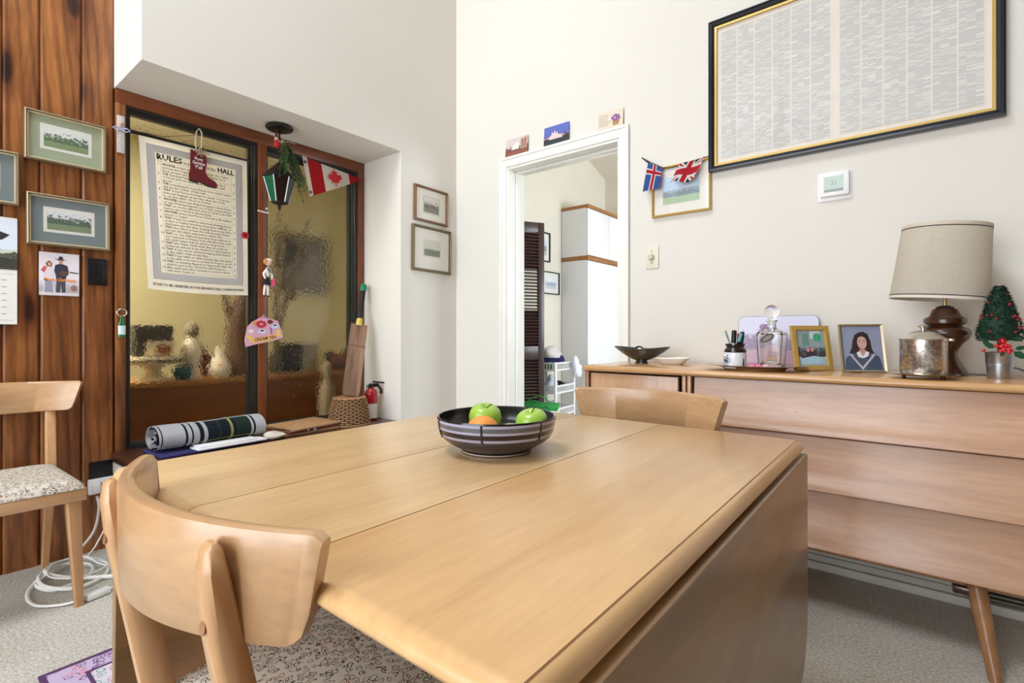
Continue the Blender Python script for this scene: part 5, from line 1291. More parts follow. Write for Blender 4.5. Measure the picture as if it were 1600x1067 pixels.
# ================================================================== OUTLET AND CORDS
ou = thing('wall_outlet', 'dark outlet plate with white plug-in adapter low on the pine wall', 'outlet', (-2.949, 0.640, 0.335), LW_)
obj('plate', bx(-0.045, 0.040, -0.006, 0, -0.01, 0.075, 0.003), M['black'], ou, 30)
k = B_()
for x in (-0.012, 0.0): box(k, x-0.0015, x+0.0015, -0.0075, -0.0055, 0.036, 0.046)
obj('socket_slots', k, bzm, ou, 0)
obj('adapter', bx(-0.052, 0.048, -0.034, -0.006, -0.068, 0.000, 0.006), M['plastic_white'], ou, 40)
k = B_()
for x in (-0.007, 0.005): box(k, x-0.0015, x+0.0015, -0.0352, -0.0338, -0.028, -0.018)
box(k, -0.003, 0.001, -0.0352, -0.0338, -0.038, -0.033); obj('adapter_slots', k, M['ink'], ou, 0)
pg = setp(obj('plug', bx(-0.040, -0.012, -0.060, -0.0345, -0.060, -0.014, 0.006), M['plastic_white'], None, 40), 'white grounded plug in the left side of the adapter', 'plug'); pg.location = ou.location; pg.rotation_euler = ou.rotation_euler
pg2 = setp(obj('plug', bx(0.014, 0.042, -0.056, -0.0345, -0.040, -0.010, 0.006), M['plastic_white'], None, 40), 'flat white plug in the right side of the adapter', 'plug'); pg2.location = ou.location; pg2.rotation_euler = ou.rotation_euler
def spline(pts, n=10):
    P = [Vector(p) for p in pts]; out = []
    for i in range(len(P)-1):
        p0 = P[max(0, i-1)]; p1 = P[i]; p2 = P[i+1]; p3 = P[min(len(P)-1, i+2)]
        for j in range(n):
            t = j/n; out.append(0.5*((2*p1)+(p2-p0)*t+(2*p0-5*p1+4*p2-p3)*t*t+(3*p1-p0-3*p2+p3)*t**3))
    out.append(P[-1]); return out
c1 = [(-2.900, 0.615, 0.262), (-2.895, 0.62, 0.20), (-2.90, 0.60, 0.10), (-2.86, 0.52, 0.03), (-2.80, 0.44, 0.012), (-2.72, 0.38, 0.010), (-2.60, 0.42, 0.010), (-2.62, 0.52, 0.012), (-2.74, 0.56, 0.016), (-2.82, 0.48, 0.022), (-2.76, 0.40, 0.024), (-2.62, 0.40, 0.022), (-2.54, 0.48, 0.014), (-2.60, 0.58, 0.012), (-2.74, 0.60, 0.020), (-2.84, 0.52, 0.030), (-2.78, 0.42, 0.034), (-2.66, 0.45, 0.030), (-2.58, 0.55, 0.016), (-2.52, 0.66, 0.008), (-2.46, 0.78, 0.008)]
cd = thing('extension_cord', 'coiled thick white extension cord tangled on the carpet behind the pine-wall chair', 'cord', (0, 0, 0))
obj('cable', tube(B_(), spline(c1), 0.0074, 8, flat=0.65), M['cord'], cd, 60)
c2 = [(-2.896, 0.667, 0.295), (-2.885, 0.666, 0.22), (-2.88, 0.64, 0.12), (-2.86, 0.60, 0.05), (-2.78, 0.56, 0.034), (-2.66, 0.60, 0.028), (-2.60, 0.50, 0.030), (-2.68, 0.42, 0.036), (-2.80, 0.45, 0.042), (-2.80, 0.55, 0.040), (-2.68, 0.58, 0.030), (-2.60, 0.66, 0.010)]
cd2 = thing('lamp_cord', 'thin white lamp cord dropping from adapter into the cord tangle', 'cord', (0, 0, 0))
obj('cable', tube(B_(), spline(c2), 0.0034, 7), M['cord'], cd2, 60)
c3 = [(-2.90, 0.60, 0.065), (-2.88, 0.64, 0.045), (-2.80, 0.68, 0.012), (-2.70, 0.70, 0.008), (-2.56, 0.80, 0.008)]
c4 = [(-2.72, 0.36, 0.008), (-2.62, 0.33, 0.007), (-2.52, 0.35, 0.007), (-2.43, 0.42, 0.008), (-2.455, 0.485, 0.014)]
c4 = [(-2.76, 0.44, 0.030), (-2.70, 0.37, 0.012), (-2.60, 0.345, 0.007), (-2.50, 0.36, 0.007), (-2.44, 0.42, 0.007), (-2.425, 0.47, 0.010)]
cd3 = thing('power_strip_cord', 'white extension cord ending in a three-way socket by the front chair leg', 'cord', (0, 0, 0))
obj('cable', tube(B_(), spline(c4), 0.0062, 8, flat=0.7), M['cord'], cd3, 60)
k = B_(); box(k, -0.017, 0.017, -0.040, 0.040, -0.010, 0.014, 0.006); so = obj('socket', k, M['plastic_white'], cd3, 40, loc=(-2.425, 0.515, 0.012), rot=(0, 0, 0.25))
k = B_(); tube(k, spline([(-2.44, 0.55, 0.01), (-2.47, 0.62, 0.008), (-2.48, 0.72, 0.008), (-2.46, 0.86, 0.008)]), 0.0062, 8, flat=0.7); obj('cable', k, M['cord'], cd3, 60)

# ================================================================== BOWL OF FRUIT
TT = 0.7402
BC = (-0.732, 0.861)
bowl = thing('fruit_bowl', 'black striped ceramic fruit bowl in the middle of the dining table', 'bowl', (BC[0], BC[1], TT), 0.3)
prof = [(0.0, 0.006), (0.062, 0.006), (0.066, 0.001), (0.072, 0.0), (0.078, 0.002), (0.079, 0.008), (0.092, 0.014), (0.110, 0.025), (0.122, 0.036), (0.128, 0.048), (0.130, 0.058), (0.1312, 0.068), (0.1316, 0.076), (0.130, 0.0795), (0.1275, 0.0785), (0.1265, 0.070), (0.124, 0.05), (0.114, 0.034), (0.09, 0.020), (0.05, 0.014), (0.0, 0.013)]
k = B_(); lathe(k, prof, 72)
sm = [mat((22, 21, 26), 0.18, coat=0.5, name='black_glaze'), mat((172, 170, 196), 0.2, coat=0.4, name='lavender_glaze'), mat((92, 98, 104), 0.2, coat=0.4, name='grey_glaze'), mat((60, 58, 66), 0.3, coat=0.3, name='charcoal_glaze')]
# painted bands are separate thin shells of glaze
obj('body', k, sm[0], bowl, 60)
def band(z0, z1, m_, nm):
    def R(z):
        for a, b_ in zip(prof[4:13], prof[5:14]):
            if a[1] <= z <= b_[1]: return a[0]+(b_[0]-a[0])*(z-a[1])/max(1e-6, b_[1]-a[1])
        return 0.1316
    n = 6; pr = [(R(z0+(z1-z0)*i/n)+0.0004, z0+(z1-z0)*i/n) for i in range(n+1)]
    k = B_(); lathe(k, pr, 72, ngon=True); return obj(nm, k, m_, bowl, 60)
band(0.070, 0.0755, sm[1], 'glaze_band'); band(0.061, 0.070, sm[2], 'glaze_band'); band(0.056, 0.061, sm[1], 'glaze_band'); band(0.040, 0.046, sm[1], 'glaze_band'); band(0.010, 0.040, sm[3], 'glaze_band')
for a in (-2.35, -1.40, -0.4, 0.6, 1.6, 2.6):
    k = B_(); pts = []
    for z in (0.039, 0.046, 0.056, 0.066, 0.0765):
        R = {0.039: 0.1236, 0.046: 0.1271, 0.056: 0.1297, 0.066: 0.1310, 0.0765: 0.1317}[z]+0.0006
        pts.append((R*math.cos(a), R*math.sin(a), z))
    tube(k, pts, 0.0022, 6); obj('glaze_stripe', k, sm[0], bowl, 60)
k = B_(); lathe(k, [(0.0724, 0.0003), (0.0784, 0.0022), (0.0790, 0.005)], 72, ngon=True); obj('foot_ring', k, mat((200, 190, 180), 0.5), bowl, 60)
def fruit(name, lab, kind, c, r, m_, seed, tilt=(0, 0, 0)):
    t = thing(name, lab, kind, c, tilt, None)
    if kind == 'apple': pr = [(0.0, -0.80*r), (0.12*r, -0.86*r), (0.3*r, -0.92*r), (0.55*r, -0.84*r), (0.82*r, -0.52*r), (0.98*r, -0.05*r), (1.0*r, 0.25*r), (0.9*r, 0.62*r), (0.66*r, 0.86*r), (0.38*r, 0.93*r), (0.16*r, 0.82*r), (0.0, 0.68*r)]
    else: pr = [(r*0.999*math.sin(PI*i/14), -r*0.96*math.cos(PI*i/14)) for i in range(15)]; pr[0] = (0.0, -0.96*r); pr[-1] = (0.0, 0.94*r)
    # smooth the profile
    for _ in range(2):
        q = [pr[0]]
        for a, b_ in zip(pr, pr[1:]): q += [(0.75*a[0]+0.25*b_[0], 0.75*a[1]+0.25*b_[1]), (0.25*a[0]+0.75*b_[0], 0.25*a[1]+0.75*b_[1])]
        q.append(pr[-1]); pr = q
    k = B_(); lathe(k, pr, 32); obj('skin', k, m_, t, 80)
    if kind == 'apple':
        k = B_(); tube(k, [(0, 0, 0.62*r), (0.004, 0, 0.9*r), (0.012, 0.002, 1.12*r)], [0.0012, 0.0013, 0.0018], 6); obj('stem', k, mat((84, 70, 36), 0.8), t, 60)
    return t
gap = mat((158, 196, 74), 0.25, var=0.18, vscale=30, coat=0.3, name='green_apple_skin'); org = mat((240, 152, 62), 0.45, bump=0.25, bscale=420, name='orange_peel')
fruit('green_apple', 'green apple at the left back of the bowl behind the orange', 'apple', (-0.768, 0.862, 0.803), 0.0375, gap, 1, (0.1, 0.25, 0))
ap = fruit('green_apple', 'green apple with a small sticker at the right of the bowl', 'apple', (-0.665, 0.905, 0.796), 0.0370, gap, 2, (0.25, -0.1, 0.4))
fruit('orange', 'orange at the front of the bowl between the green apples', 'orange', (-0.716, 0.797, 0.791), 0.0365, org, 3)
k = B_(); lathe(k, [(0.0, 0.0008), (0.007, 0.0003), (0.0072, -0.0003), (0.0, 0.0)], 16); obj('sticker', k, mat((236, 232, 214), 0.5), ap, 40, loc=(0.026, -0.024, 0.013), rot=(1.1, 0.75, 0))
fruit('lime', 'yellow-green fruit low in the bowl between the two apples', 'fruit', (-0.697, 0.862, 0.779), 0.024, mat((196, 206, 96), 0.35), 4)

# ================================================================== ON THE SIDEBOARD
# smoked glass boat dish
gd = thing('smoked_glass_dish', 'boat-shaped smoked glass dish at the left end of the sideboard', 'dish', (-1.062, 2.36, ST), 0)
def dish(k):
    n, m_ = 36, 7; outer = []; inner = []
    for side, lst, off in ((0, outer, 0.0), (1, inner, 0.004)):
        for j in range(m_+1):
            t = j/m_; row = []
            for i in range(n):
                a = 2*PI*i/n; ca, sa = math.cos(a), math.sin(a)
                L_ = 0.03+(0.112-off)*t**1.1; Wd = 0.022+(0.052-off)*t**0.8
                pt = abs(ca)**1.5
                z = 0.016+0.053*t**1.4+0.012*pt*t**2+off
                row.append(k.verts.new((L_*ca*(1+0.03*pt), Wd*sa*(1-0.15*pt*t), z)))
            lst.append(row)
    for lst in (outer, inner):
        for p, q in zip(lst, lst[1:]):
            for i in range(n): k.faces.new((p[i], p[(i+1) % n], q[(i+1) % n], q[i]))
    p, q = outer[-1], inner[-1]
    for i in range(n): k.faces.new((p[i], p[(i+1) % n], q[(i+1) % n], q[i]))
    k.faces.new(outer[0]); k.faces.new(inner[0])
    lathe(k, [(0.0, 0.0), (0.034, 0.0), (0.033, 0.004), (0.027, 0.017), (0.0, 0.018)], 28, sy=0.8)
    return k
obj('glass_body', dish(B_()), mat((46, 44, 38), 0.05, coat=0.6, name='smoke_glass_dish'), gd, 60)
for nm, lb, lx, rz, mm, rr in (('bracelet', 'dark rounded bangle resting in the smoked glass dish', -0.01, 0.5, M['black'], 0.022), ('bracelet', 'silver bangle leaning on the dark one in the glass dish', 0.014, -0.6, M['silver'], 0.019)):
    k = B_(); tube(k, [(rr*math.cos(2*PI*i/24), 0, rr+rr*math.sin(2*PI*i/24)) for i in range(24)], 0.0045 if rr > 0.02 else 0.003, 8, closed=True)
    o = setp(obj(nm, k, mm, None, 60), lb, 'jewellery'); o.location = (-1.062+lx, 2.345-lx, ST+0.043); o.rotation_euler = (-0.5, 0, rz)
# white dish
sdish = thing('white_dish', 'small white square ceramic dish next to the smoked glass dish', 'dish', (-0.905, 2.36, ST), 0.2)
sdish.scale = (1.18, 1.18, 1.1)
k = B_(); ro = []
for r, z in ((0.035, 0.0), (0.040, 0.002), (0.062, 0.024), (0.066, 0.028), (0.064, 0.031), (0.058, 0.026), (0.036, 0.010)):
    ro.append([k.verts.new((math.copysign(abs(math.cos(a))**0.45, math.cos(a))*r, math.copysign(abs(math.sin(a))**0.45, math.sin(a))*r*0.75, z)) for a in [2*PI*i/40+0.02 for i in range(40)]])
for p, q in zip(ro, ro[1:]):
    for i in range(40): k.faces.new((p[i], p[(i+1) % 40], q[(i+1) % 40], q[i]))
k.faces.new(ro[0]); k.faces.new(ro[-1]); obj('ceramic', k, M['ceramic'], sdish, 50)
# silver oval tray
tr = thing('silver_tray', 'oval silver tray holding the pen jar and glass decanter', 'tray', (-0.510, 2.205, ST), 0.05)
k = B_(); lathe(k, [(0.0, 0.004), (0.10, 0.004), (0.105, 0.0), (0.112, 0.001), (0.118, 0.010), (0.150, 0.0175), (0.185, 0.0195), (0.190, 0.0215), (0.184, 0.0225), (0.150, 0.0195), (0.115, 0.0125), (0.0, 0.0075)], 64, sy=0.72); obj('plate', k, mat((206, 190, 170), 0.22, 1.0, name='worn_silver_tray'), tr, 40)
TRZ = ST+0.0078
# pen jar
jr = thing('pen_jar', 'white stoneware jar with black collar and blue crest on silver tray', 'jar', (-0.571, 2.165, TRZ), 0)
k = B_(); lathe(k, [(0.0, 0.0), (0.040, 0.0), (0.042, 0.003), (0.042, 0.060), (0.040, 0.066), (0.0, 0.066)], 40); obj('body', k, mat((232, 234, 238), 0.25, coat=0.3), jr, 40)
k = B_(); lathe(k, [(0.0, 0.064), (0.041, 0.064), (0.042, 0.070), (0.040, 0.077), (0.034, 0.083), (0.034, 0.088), (0.038, 0.094), (0.037, 0.099), (0.031, 0.099), (0.031, 0.080), (0.0, 0.080)], 40); obj('collar', k, mat((30, 18, 20), 0.12, coat=0.6), jr, 40)
def on_cyl(poly, R, ang, z0, y0, th_=0.0006):
    k = B_(); a = [k.verts.new(((R+th_)*math.sin(ang+p[0]/R), -(R+th_)*math.cos(ang+p[0]/R), z0+p[1])) for p in poly]; k.faces.new(a); return k
crest = mat((54, 60, 100), 0.4)
k = B_()
for pl_ in (ell(0, 0.02, 0.013, 0.014, 16), ell(0.012, 0.02, 0.010, 0.010, 12)):
    n0 = len(pl_); pts = [((0.0428)*math.sin(-0.75+p[0]/0.042), -(0.0428)*math.cos(-0.75+p[0]/0.042), 0.012+p[1]) for p in pl_]
    tube(k, pts, 0.0013, 5, closed=True)
for i in range(5): box(k, -0.002, 0.002, -0.0008, 0.0008, -0.004, 0.004, mtx=Matrix.Translation((0.0428*math.sin(-0.95+i*0.1), -0.0428*math.cos(-0.95+i*0.1), 0.03+0.003*(i % 2))))
tube(k, [(0.043*math.sin(-0.5), -0.043*math.cos(-0.5), 0.046), (0.043*math.sin(-0.42), -0.043*math.cos(-0.42), 0.056)], 0.0015, 5)
for i in range(4): box(k, -0.002, 0.002, -0.0008, 0.0008, -0.0012, 0.0012, mtx=Matrix.Translation((0.0428*math.sin(-0.85+i*0.14), -0.0428*math.cos(-0.85+i*0.14), 0.012)))
obj('crest', k, crest, jr, 40)
obj('side_mark', on_cyl([(-0.004, 0), (0.004, 0), (0.0035, 0.018), (0.002, 0.034), (-0.002, 0.034), (-0.0035, 0.018)], 0.042, 1.05, 0.006, 0), M['ink'], jr, 0)
def pen(name, lb, m1, m2, x0, y0, tilt, rz, ln_, r, cap=0.35):
    t = thing(name, lb, 'pen', (-0.571+x0, 2.165+y0, TRZ+0.0815), (0, 0, 0))
    t.rotation_euler = (tilt[0], tilt[1], rz)
    k = B_(); lathe(k, [(0.0, 0.0), (r*0.7, 0.0), (r, 0.006), (r, ln_*(1-cap)), (0.0, ln_*(1-cap))], 14); obj('barrel', k, m1, t, 40)
    k = B_(); lathe(k, [(0.0, ln_*(1-cap)), (r*1.1, ln_*(1-cap)), (r*1.1, ln_-0.003), (r*0.8, ln_), (0.0, ln_)], 14); obj('cap', k, m2, t, 40)
pen('teal_pen', 'teal pen leaning leftmost in the stoneware jar', mat((110, 150, 150), 0.4), mat((96, 140, 140), 0.4), -0.016, 0.004, (0, -0.32), 0, 0.074, 0.0032, 0.5)
pen('marker_pen', 'thick black and white marker standing in the stoneware jar', mat((232, 232, 238), 0.4), mat((16, 16, 18), 0.4), -0.006, -0.006, (0, 0.06), 0, 0.072, 0.0088, 0.72)
pen('red_pen', 'red pen behind the black marker in the stoneware jar', mat((214, 60, 60), 0.4), mat((214, 60, 60), 0.4), 0.006, 0.008, (0, 0.06), 0, 0.060, 0.004)
pen('black_pen', 'black pen with teal stripe leaning right in the stoneware jar', mat((20, 20, 26), 0.35), mat((84, 170, 180), 0.4), 0.008, -0.008, (0, 0.30), 0, 0.062, 0.0062, 0.55)
pen('broad_pen', 'dark broad glasses-case pen at the right back of the jar', mat((40, 36, 44), 0.4), mat((26, 24, 28), 0.4), 0.019, 0.006, (0, 0.10), 0, 0.066, 0.0085)
# pink sweets
for i, (x, y_, lb) in enumerate(((-0.505, 2.155, 'left pink wrapped sweet on the front of the silver tray'), (-0.479, 2.148, 'middle pink wrapped sweet on the front of the silver tray'), (-0.453, 2.153, 'right pale pink wrapped sweet on the front of the silver tray'))):
    t = thing('pink_sweet', lb, 'sweet', (x, y_, TRZ+0.004), 0.4*i, 'pink sweets on the silver tray')
    k = B_(); sphere(k, (0, 0, 0.006), 0.012, 14, 8, (1.1, 0.8, 0.85)); obj('candy', k, mat((238, 120, 160) if i < 2 else (244, 190, 206), 0.4), t, 60)
    k = B_()
    for sx in (-1, 1): lathe(k, [(0.002, 0.008), (0.007, 0.018), (0.0, 0.016)], 10, ngon=True)
    obj('wrapper', k, mat((246, 200, 216), 0.4), t, 60, loc=(0, 0, 0.006), rot=(0, PI/2, 0))
# decanter
dc = thing('glass_decanter', 'square clear glass decanter with ball stopper and silver tag on tray', 'decanter', (-0.455, 2.255, TRZ), -0.12)
def sqring(k, r, z, rd=0.25, n=6, ry=1.0):
    pts = []
    for cx, cy, a0 in ((1, 1, 0), (-1, 1, PI/2), (-1, -1, PI), (1, -1, 1.5*PI)):
        for i in range(n+1):
            a = a0+PI/2*i/n; pts.append(((cx*(1-rd)+rd*math.cos(a))*r, (cy*(1-rd)+rd*math.sin(a))*r*ry, z))
    return [k.verts.new(p) for p in pts]
k = B_(); rr = [sqring(k, r, z, rd, 6, 0.8) for r, z, rd in ((0.040, 0.0, 0.2), (0.042, 0.003, 0.2), (0.0455, 0.06, 0.22), (0.0495, 0.135, 0.25), (0.047, 0.146, 0.35), (0.030, 0.154, 0.7), (0.019, 0.160, 1.0), (0.0165, 0.170, 1.0), (0.0165, 0.186, 1.0), (0.022, 0.190, 1.0), (0.022, 0.193, 1.0))]
inn = [sqring(k, r, z, rd, 6, 0.8) for r, z, rd in ((0.0125, 0.193, 1.0), (0.0125, 0.165, 1.0), (0.025, 0.152, 0.7), (0.041, 0.140, 0.35), (0.0435, 0.13, 0.25), (0.038, 0.022, 0.25), (0.032, 0.016, 0.4))]
al = rr+inn
for p, q in zip(al, al[1:]):
    for i in range(len(p)): k.faces.new((p[i], p[(i+1) % len(p)], q[(i+1) % len(p)], q[i]))
k.faces.new(rr[0]); k.faces.new(inn[-1]); obj('bottle', k, M['glass'], dc, 40)
k = B_(); sphere(k, (0, 0, 0.229), 0.0275, 28, 18); lathe(k, [(0.0, 0.175), (0.011, 0.176), (0.012, 0.190), (0.016, 0.196), (0.014, 0.203), (0.0, 0.204)], 24); obj('stopper', k, M['glass'], dc, 60)
k = B_(); tube(k, [(-0.018, -0.012, 0.176), (-0.026, -0.030, 0.150), (-0.016, -0.0435, 0.120), (0.014, -0.0445, 0.138), (0.026, -0.03, 0.163), (0.018, -0.012, 0.176), (0.0, 0.018, 0.178)], 0.0012, 6, closed=True); obj('chain', k, mat((120, 116, 110), 0.3, 0.9), dc, 60)
k = B_(); mt_ = Matrix.Translation((-0.002, -0.046, 0.122)) @ Matrix.Rotation(math.radians(-32), 4, 'Y')
prism(k, [(-0.024, -0.008), (0.024, -0.008), (0.027, 0), (0.024, 0.009), (-0.024, 0.009), (-0.027, 0)], -0.0012, 0.0012, mt_)
for i in range(22):
    a = 2*PI*i/22; sphere(k, mt_ @ Vector((0.025*math.cos(a), -0.0005, 0.011*math.sin(a))), 0.0036, 8, 5)
obj('tag', k, mat((110, 104, 100), 0.35, 0.9), dc, 40)
# placemat leaning on the wall
pmh = thing('placemat', 'lilac landscape placemat leaning against the wall behind the decanter', 'placemat', (-0.490, 2.510, ST), (math.radians(-9), 0, 0))
def rrect(w, h, r, n=6):
    p = []
    for cx, cz, a0 in ((w/2-r, h/2-r, 0), (-w/2+r, h/2-r, PI/2), (-w/2+r, -h/2+r, PI), (w/2-r, -h/2+r, 1.5*PI)):
        p += [(cx+r*math.cos(a0+PI/2*i/n), cz+r*math.sin(a0+PI/2*i/n)) for i in range(n+1)]
    return p
k = B_(); poly = rrect(0.325, 0.228, 0.022); prism(k, poly, -0.004, 0.0, Matrix.Translation((0, 0, 0.114)))
uvl = k.loops.layers.uv.new('UVMap')
for f in k.faces:
    for l_ in f.loops: l_[uvl].uv = (l_.vert.co.x/0.325+0.5, l_.vert.co.z/0.228)
obj('board', k, landscape('placemat_print', (206, 204, 226), (186, 180, 206), (150, 132, 160), (206, 172, 188), 0.56, 3.33, 0.35, sx=4, treeh=0.16, lo=0.82, hi=1.15), pmh, 0)
k = B_(); pts = [(p[0]*1.0, -0.002, p[1]+0.114) for p in rrect(0.326, 0.229, 0.022)]; tube(k, pts, 0.002, 5, closed=True); obj('edging', k, mat((128, 122, 128), 0.4), pmh, 60)
flat('painted_tree', [(p[0], p[1]) for p in ell(-0.055, 0.180, 0.018, 0.014)]+[], mat((158, 138, 164), 0.6), pmh, -0.0046)
flat('painted_tree', ell(-0.062, 0.163, 0.016, 0.007), mat((168, 146, 170), 0.6), pmh, -0.0046)
# photo frames
def photo_frame(label, loc, rz, w, h, fw, fm, build, steps):
    t = thing('photo_frame', label, 'photo frame', loc, (math.radians(-12), 0, rz))
    obj('frame', frame_mesh(w, h, fw, 0.012, steps), fm, t, 0, loc=(0, 0, h/2))
    obj('backing', bx(-w/2+0.003, w/2-0.003, 0.0, 0.003, 0.003, h-0.003), M['black'], t, 0)
    obj('easel_leg', prism(B_(), [(-0.02, 0.0), (0.02, 0.0), (0.012, h*0.7), (-0.012, h*0.7)], 0.0, 0.003, Matrix.Rotation(math.radians(22), 4, 'X') @ Matrix.Translation((0, -0.001+0.0, 0))), M['black'], t, 0, loc=(0, 0.058, 0.012))
    build(t, w-2*fw, h-2*fw, h/2)
    card('glass', w-2*fw+0.002, h-2*fw+0.002, PANE, t, y=-0.006, t=0.001, z=h/2)
    return t
def family(t, w, h, zc_):
    card('photo', w, h, landscape('family_photo', (150, 170, 176), (120, 140, 146), (70, 74, 84), (206, 214, 220), 0.42, 6.6, 0.4, sx=6, treeh=0.2, lo=0.6, hi=1.3), t, y=-0.002, t=0.001, z=zc_)
    def F(nm, pl_, c, y_): flat(nm, [(p[0]*w/2, zc_+p[1]*h/2) for p in pl_], mat(c, 0.5), t, y_)
    F('window_light', [(0.0, 0.55), (0.75, 0.5), (0.75, 0.98), (0.0, 0.98)], (226, 232, 234), -0.0026)
    F('curtain', [(-0.6, 0.1), (-0.1, 0.15), (-0.1, 0.8), (-0.55, 0.8)], (120, 158, 146), -0.0027)
    F('balloon', ell(0.50, 0.62, 0.28, 0.24), (56, 176, 132), -0.0030)
    for i, (x, z, c) in enumerate(((-0.25, -0.1, (226, 150, 170)), (0.05, -0.08, (224, 160, 150)), (-0.55, -0.35, (110, 96, 100)))):
        F('sitter', ell(x, z-0.22, 0.20, 0.26), (60, 56, 70), -0.0030-0.0002*i); F('sitter_face', ell(x, z, 0.12, 0.13), c, -0.0036)
    F('tablecloth', [(-0.9, -0.62), (0.1, -0.45), (0.85, -0.6), (0.85, -0.9), (-0.8, -0.92)], (176, 214, 230), -0.0042)
def portrait(t, w, h, zc_):
    card('photo', w, h, mat((150, 158, 184), 0.5, var=0.18, vscale=14, name='portrait_backdrop'), t, y=-0.002, t=0.001, z=zc_)
    def F(nm, pl_, c, y_): flat(nm, [(p[0]*w/2, zc_+p[1]*h/2) for p in pl_], mat(c, 0.6), t, y_)
    F('long_hair', [(-0.12, 0.72), (0.12, 0.76), (0.34, 0.66), (0.46, 0.35), (0.50, -0.05), (0.62, -0.25), (0.2, -0.3), (-0.3, -0.3), (-0.66, -0.22), (-0.52, 0.0), (-0.44, 0.35), (-0.32, 0.6)], (46, 36, 38), -0.0026)
    F('jumper', [(-0.95, -0.98), (-0.86, -0.45), (-0.55, -0.25), (0.55, -0.22), (0.85, -0.4), (0.98, -0.98)], (70, 86, 112), -0.0030)
    F('neck', [(-0.14, -0.05), (0.16, -0.05), (0.2, -0.28), (0.02, -0.42), (-0.16, -0.28)], (206, 158, 146), -0.0033)
    F('face', ell(0.02, 0.26, 0.24, 0.30, 22), (224, 180, 168), -0.0036)
    F('fringe', [(-0.26, 0.36), (-0.18, 0.58), (0.06, 0.64), (0.26, 0.52), (0.30, 0.3), (0.22, 0.46), (0.04, 0.54), (-0.14, 0.50)], (46, 36, 38), -0.0040)
    for x in (-0.09, 0.13): F('eye', ell(x, 0.30, 0.042, 0.022, 10), (40, 30, 34), -0.0041)
    for x in (-0.09, 0.13): F('eyebrow', [(x-0.06, 0.36), (x+0.06, 0.365), (x+0.06, 0.385), (x-0.06, 0.378)], (60, 46, 46), -0.0041)
    F('nose', [(-0.01, 0.2), (0.05, 0.2), (0.025, 0.28)], (206, 152, 140), -0.0041)
    F('mouth', [(-0.07, 0.115), (0.11, 0.115), (0.06, 0.075), (-0.02, 0.075)], (186, 90, 96), -0.0041)
    F('teeth', [(-0.045, 0.112), (0.085, 0.112), (0.05, 0.094), (-0.01, 0.094)], (240, 232, 228), -0.0043)
    F('collar', [(-0.3, -0.20), (-0.14, -0.14), (0.02, -0.40), (0.18, -0.14), (0.34, -0.18), (0.28, -0.36), (0.02, -0.46), (-0.24, -0.40)], (240, 240, 244), -0.0038)
    F('v_stripe', [(-0.66, -0.30), (-0.5, -0.28), (-0.06, -0.84), (0.48, -0.26), (0.66, -0.28), (-0.06, -0.99)], (196, 200, 214), -0.0034)
    F('v_stripe_inner', [(-0.52, -0.34), (-0.48, -0.33), (-0.06, -0.80), (0.46, -0.30), (0.50, -0.31), (-0.06, -0.84)], (120, 60, 74), -0.0037)
photo_frame('gold-framed family photo with green balloon, left of the two photo frames', (-0.312, 2.285, ST+0.002), math.radians(38), 0.150, 0.180, 0.020, M['gold'], family, ((0, 0.6), (0.1, 1), (0.85, 1), (0.88, 0.7), (1, 0.7)))
photo_frame('school portrait in thin silver frame, right of the two photo frames', (-0.150, 2.300, ST+0.002), math.radians(28), 0.150, 0.184, 0.008, mat((176, 160, 132), 0.35, 0.7), portrait, ((0, 0.5), (0.2, 1), (0.6, 0.8), (1, 0.6)))
# table lamp
lp = thing('table_lamp', 'turned dark wood table lamp with oatmeal drum shade on the sideboard', 'lamp', (0.082, 2.37, ST), 0)
bp_ = [(0.0, 0.0), (0.062, 0.0), (0.0635, 0.006), (0.060, 0.018), (0.048, 0.040), (0.037, 0.062), (0.034, 0.075), (0.037, 0.090), (0.050, 0.112), (0.066, 0.130), (0.0735, 0.145), (0.0725, 0.156), (0.064, 0.167), (0.048, 0.172), (0.046, 0.174), (0.050, 0.178), (0.060, 0.184), (0.061, 0.196), (0.058, 0.203), (0.046, 0.208), (0.040, 0.222), (0.036, 0.234), (0.0, 0.236)]
k = B_(); lathe(k, bp_, 48); obj('base', k, M['walnut'], lp, 50)
k = B_(); lathe(k, [(0.0, 0.234), (0.029, 0.234), (0.024, 0.243), (0.010, 0.248), (0.0, 0.249)], 28); obj('cap', k, mat((40, 34, 26), 0.35, 0.5), lp, 50)
k = B_(); tube(k, [(0, 0, 0.245), (0.001, 0, 0.29)], 0.006, 10); obj('neck', k, mat((176, 160, 110), 0.3, 0.9), lp, 50)
linen = mat((240, 231, 216), 0.9, bump=0.5, bscale=420, var=0.10, vscale=160, name='oatmeal_linen')
k = B_(); lathe(k, [(0.140, 0.0), (0.124, 0.262)], 64, ngon=True); bmesh.ops.solidify(k, geom=k.faces[:], thickness=0.0015)
shade = obj('lamp_shade', k, linen, lp, 60, loc=(-0.020, 0, 0.268), rot=(0, math.radians(5.0), 0))
for (r0, z0), (r1, z1), m_, nm in (((0.1412, 0.0), (0.1406, 0.010), mat((220, 212, 196), 0.8), 'hem'), ((0.1406, 0.0105), (0.1403, 0.0135), M['ink'], 'trim_line'), ((0.1255, 0.250), (0.1252, 0.262), mat((206, 194, 176), 0.8), 'hem'), ((0.1258, 0.2465), (0.1256, 0.2495), M['ink'], 'trim_line')):
    k = B_(); lathe(k, [(r0, z0), (r1, z1)], 64, ngon=True); obj(nm, k, m_, shade, 60)
k = B_(); tube(k, spline([(0.05, 0.02, 0.006), (0.12, 0.06, 0.004), (0.18, 0.05, 0.03), (0.22, 0.09, 0.012), (0.24, 0.16, 0.004)]), 0.003, 6); obj('flex', k, mat((120, 118, 116), 0.5), lp, 60)
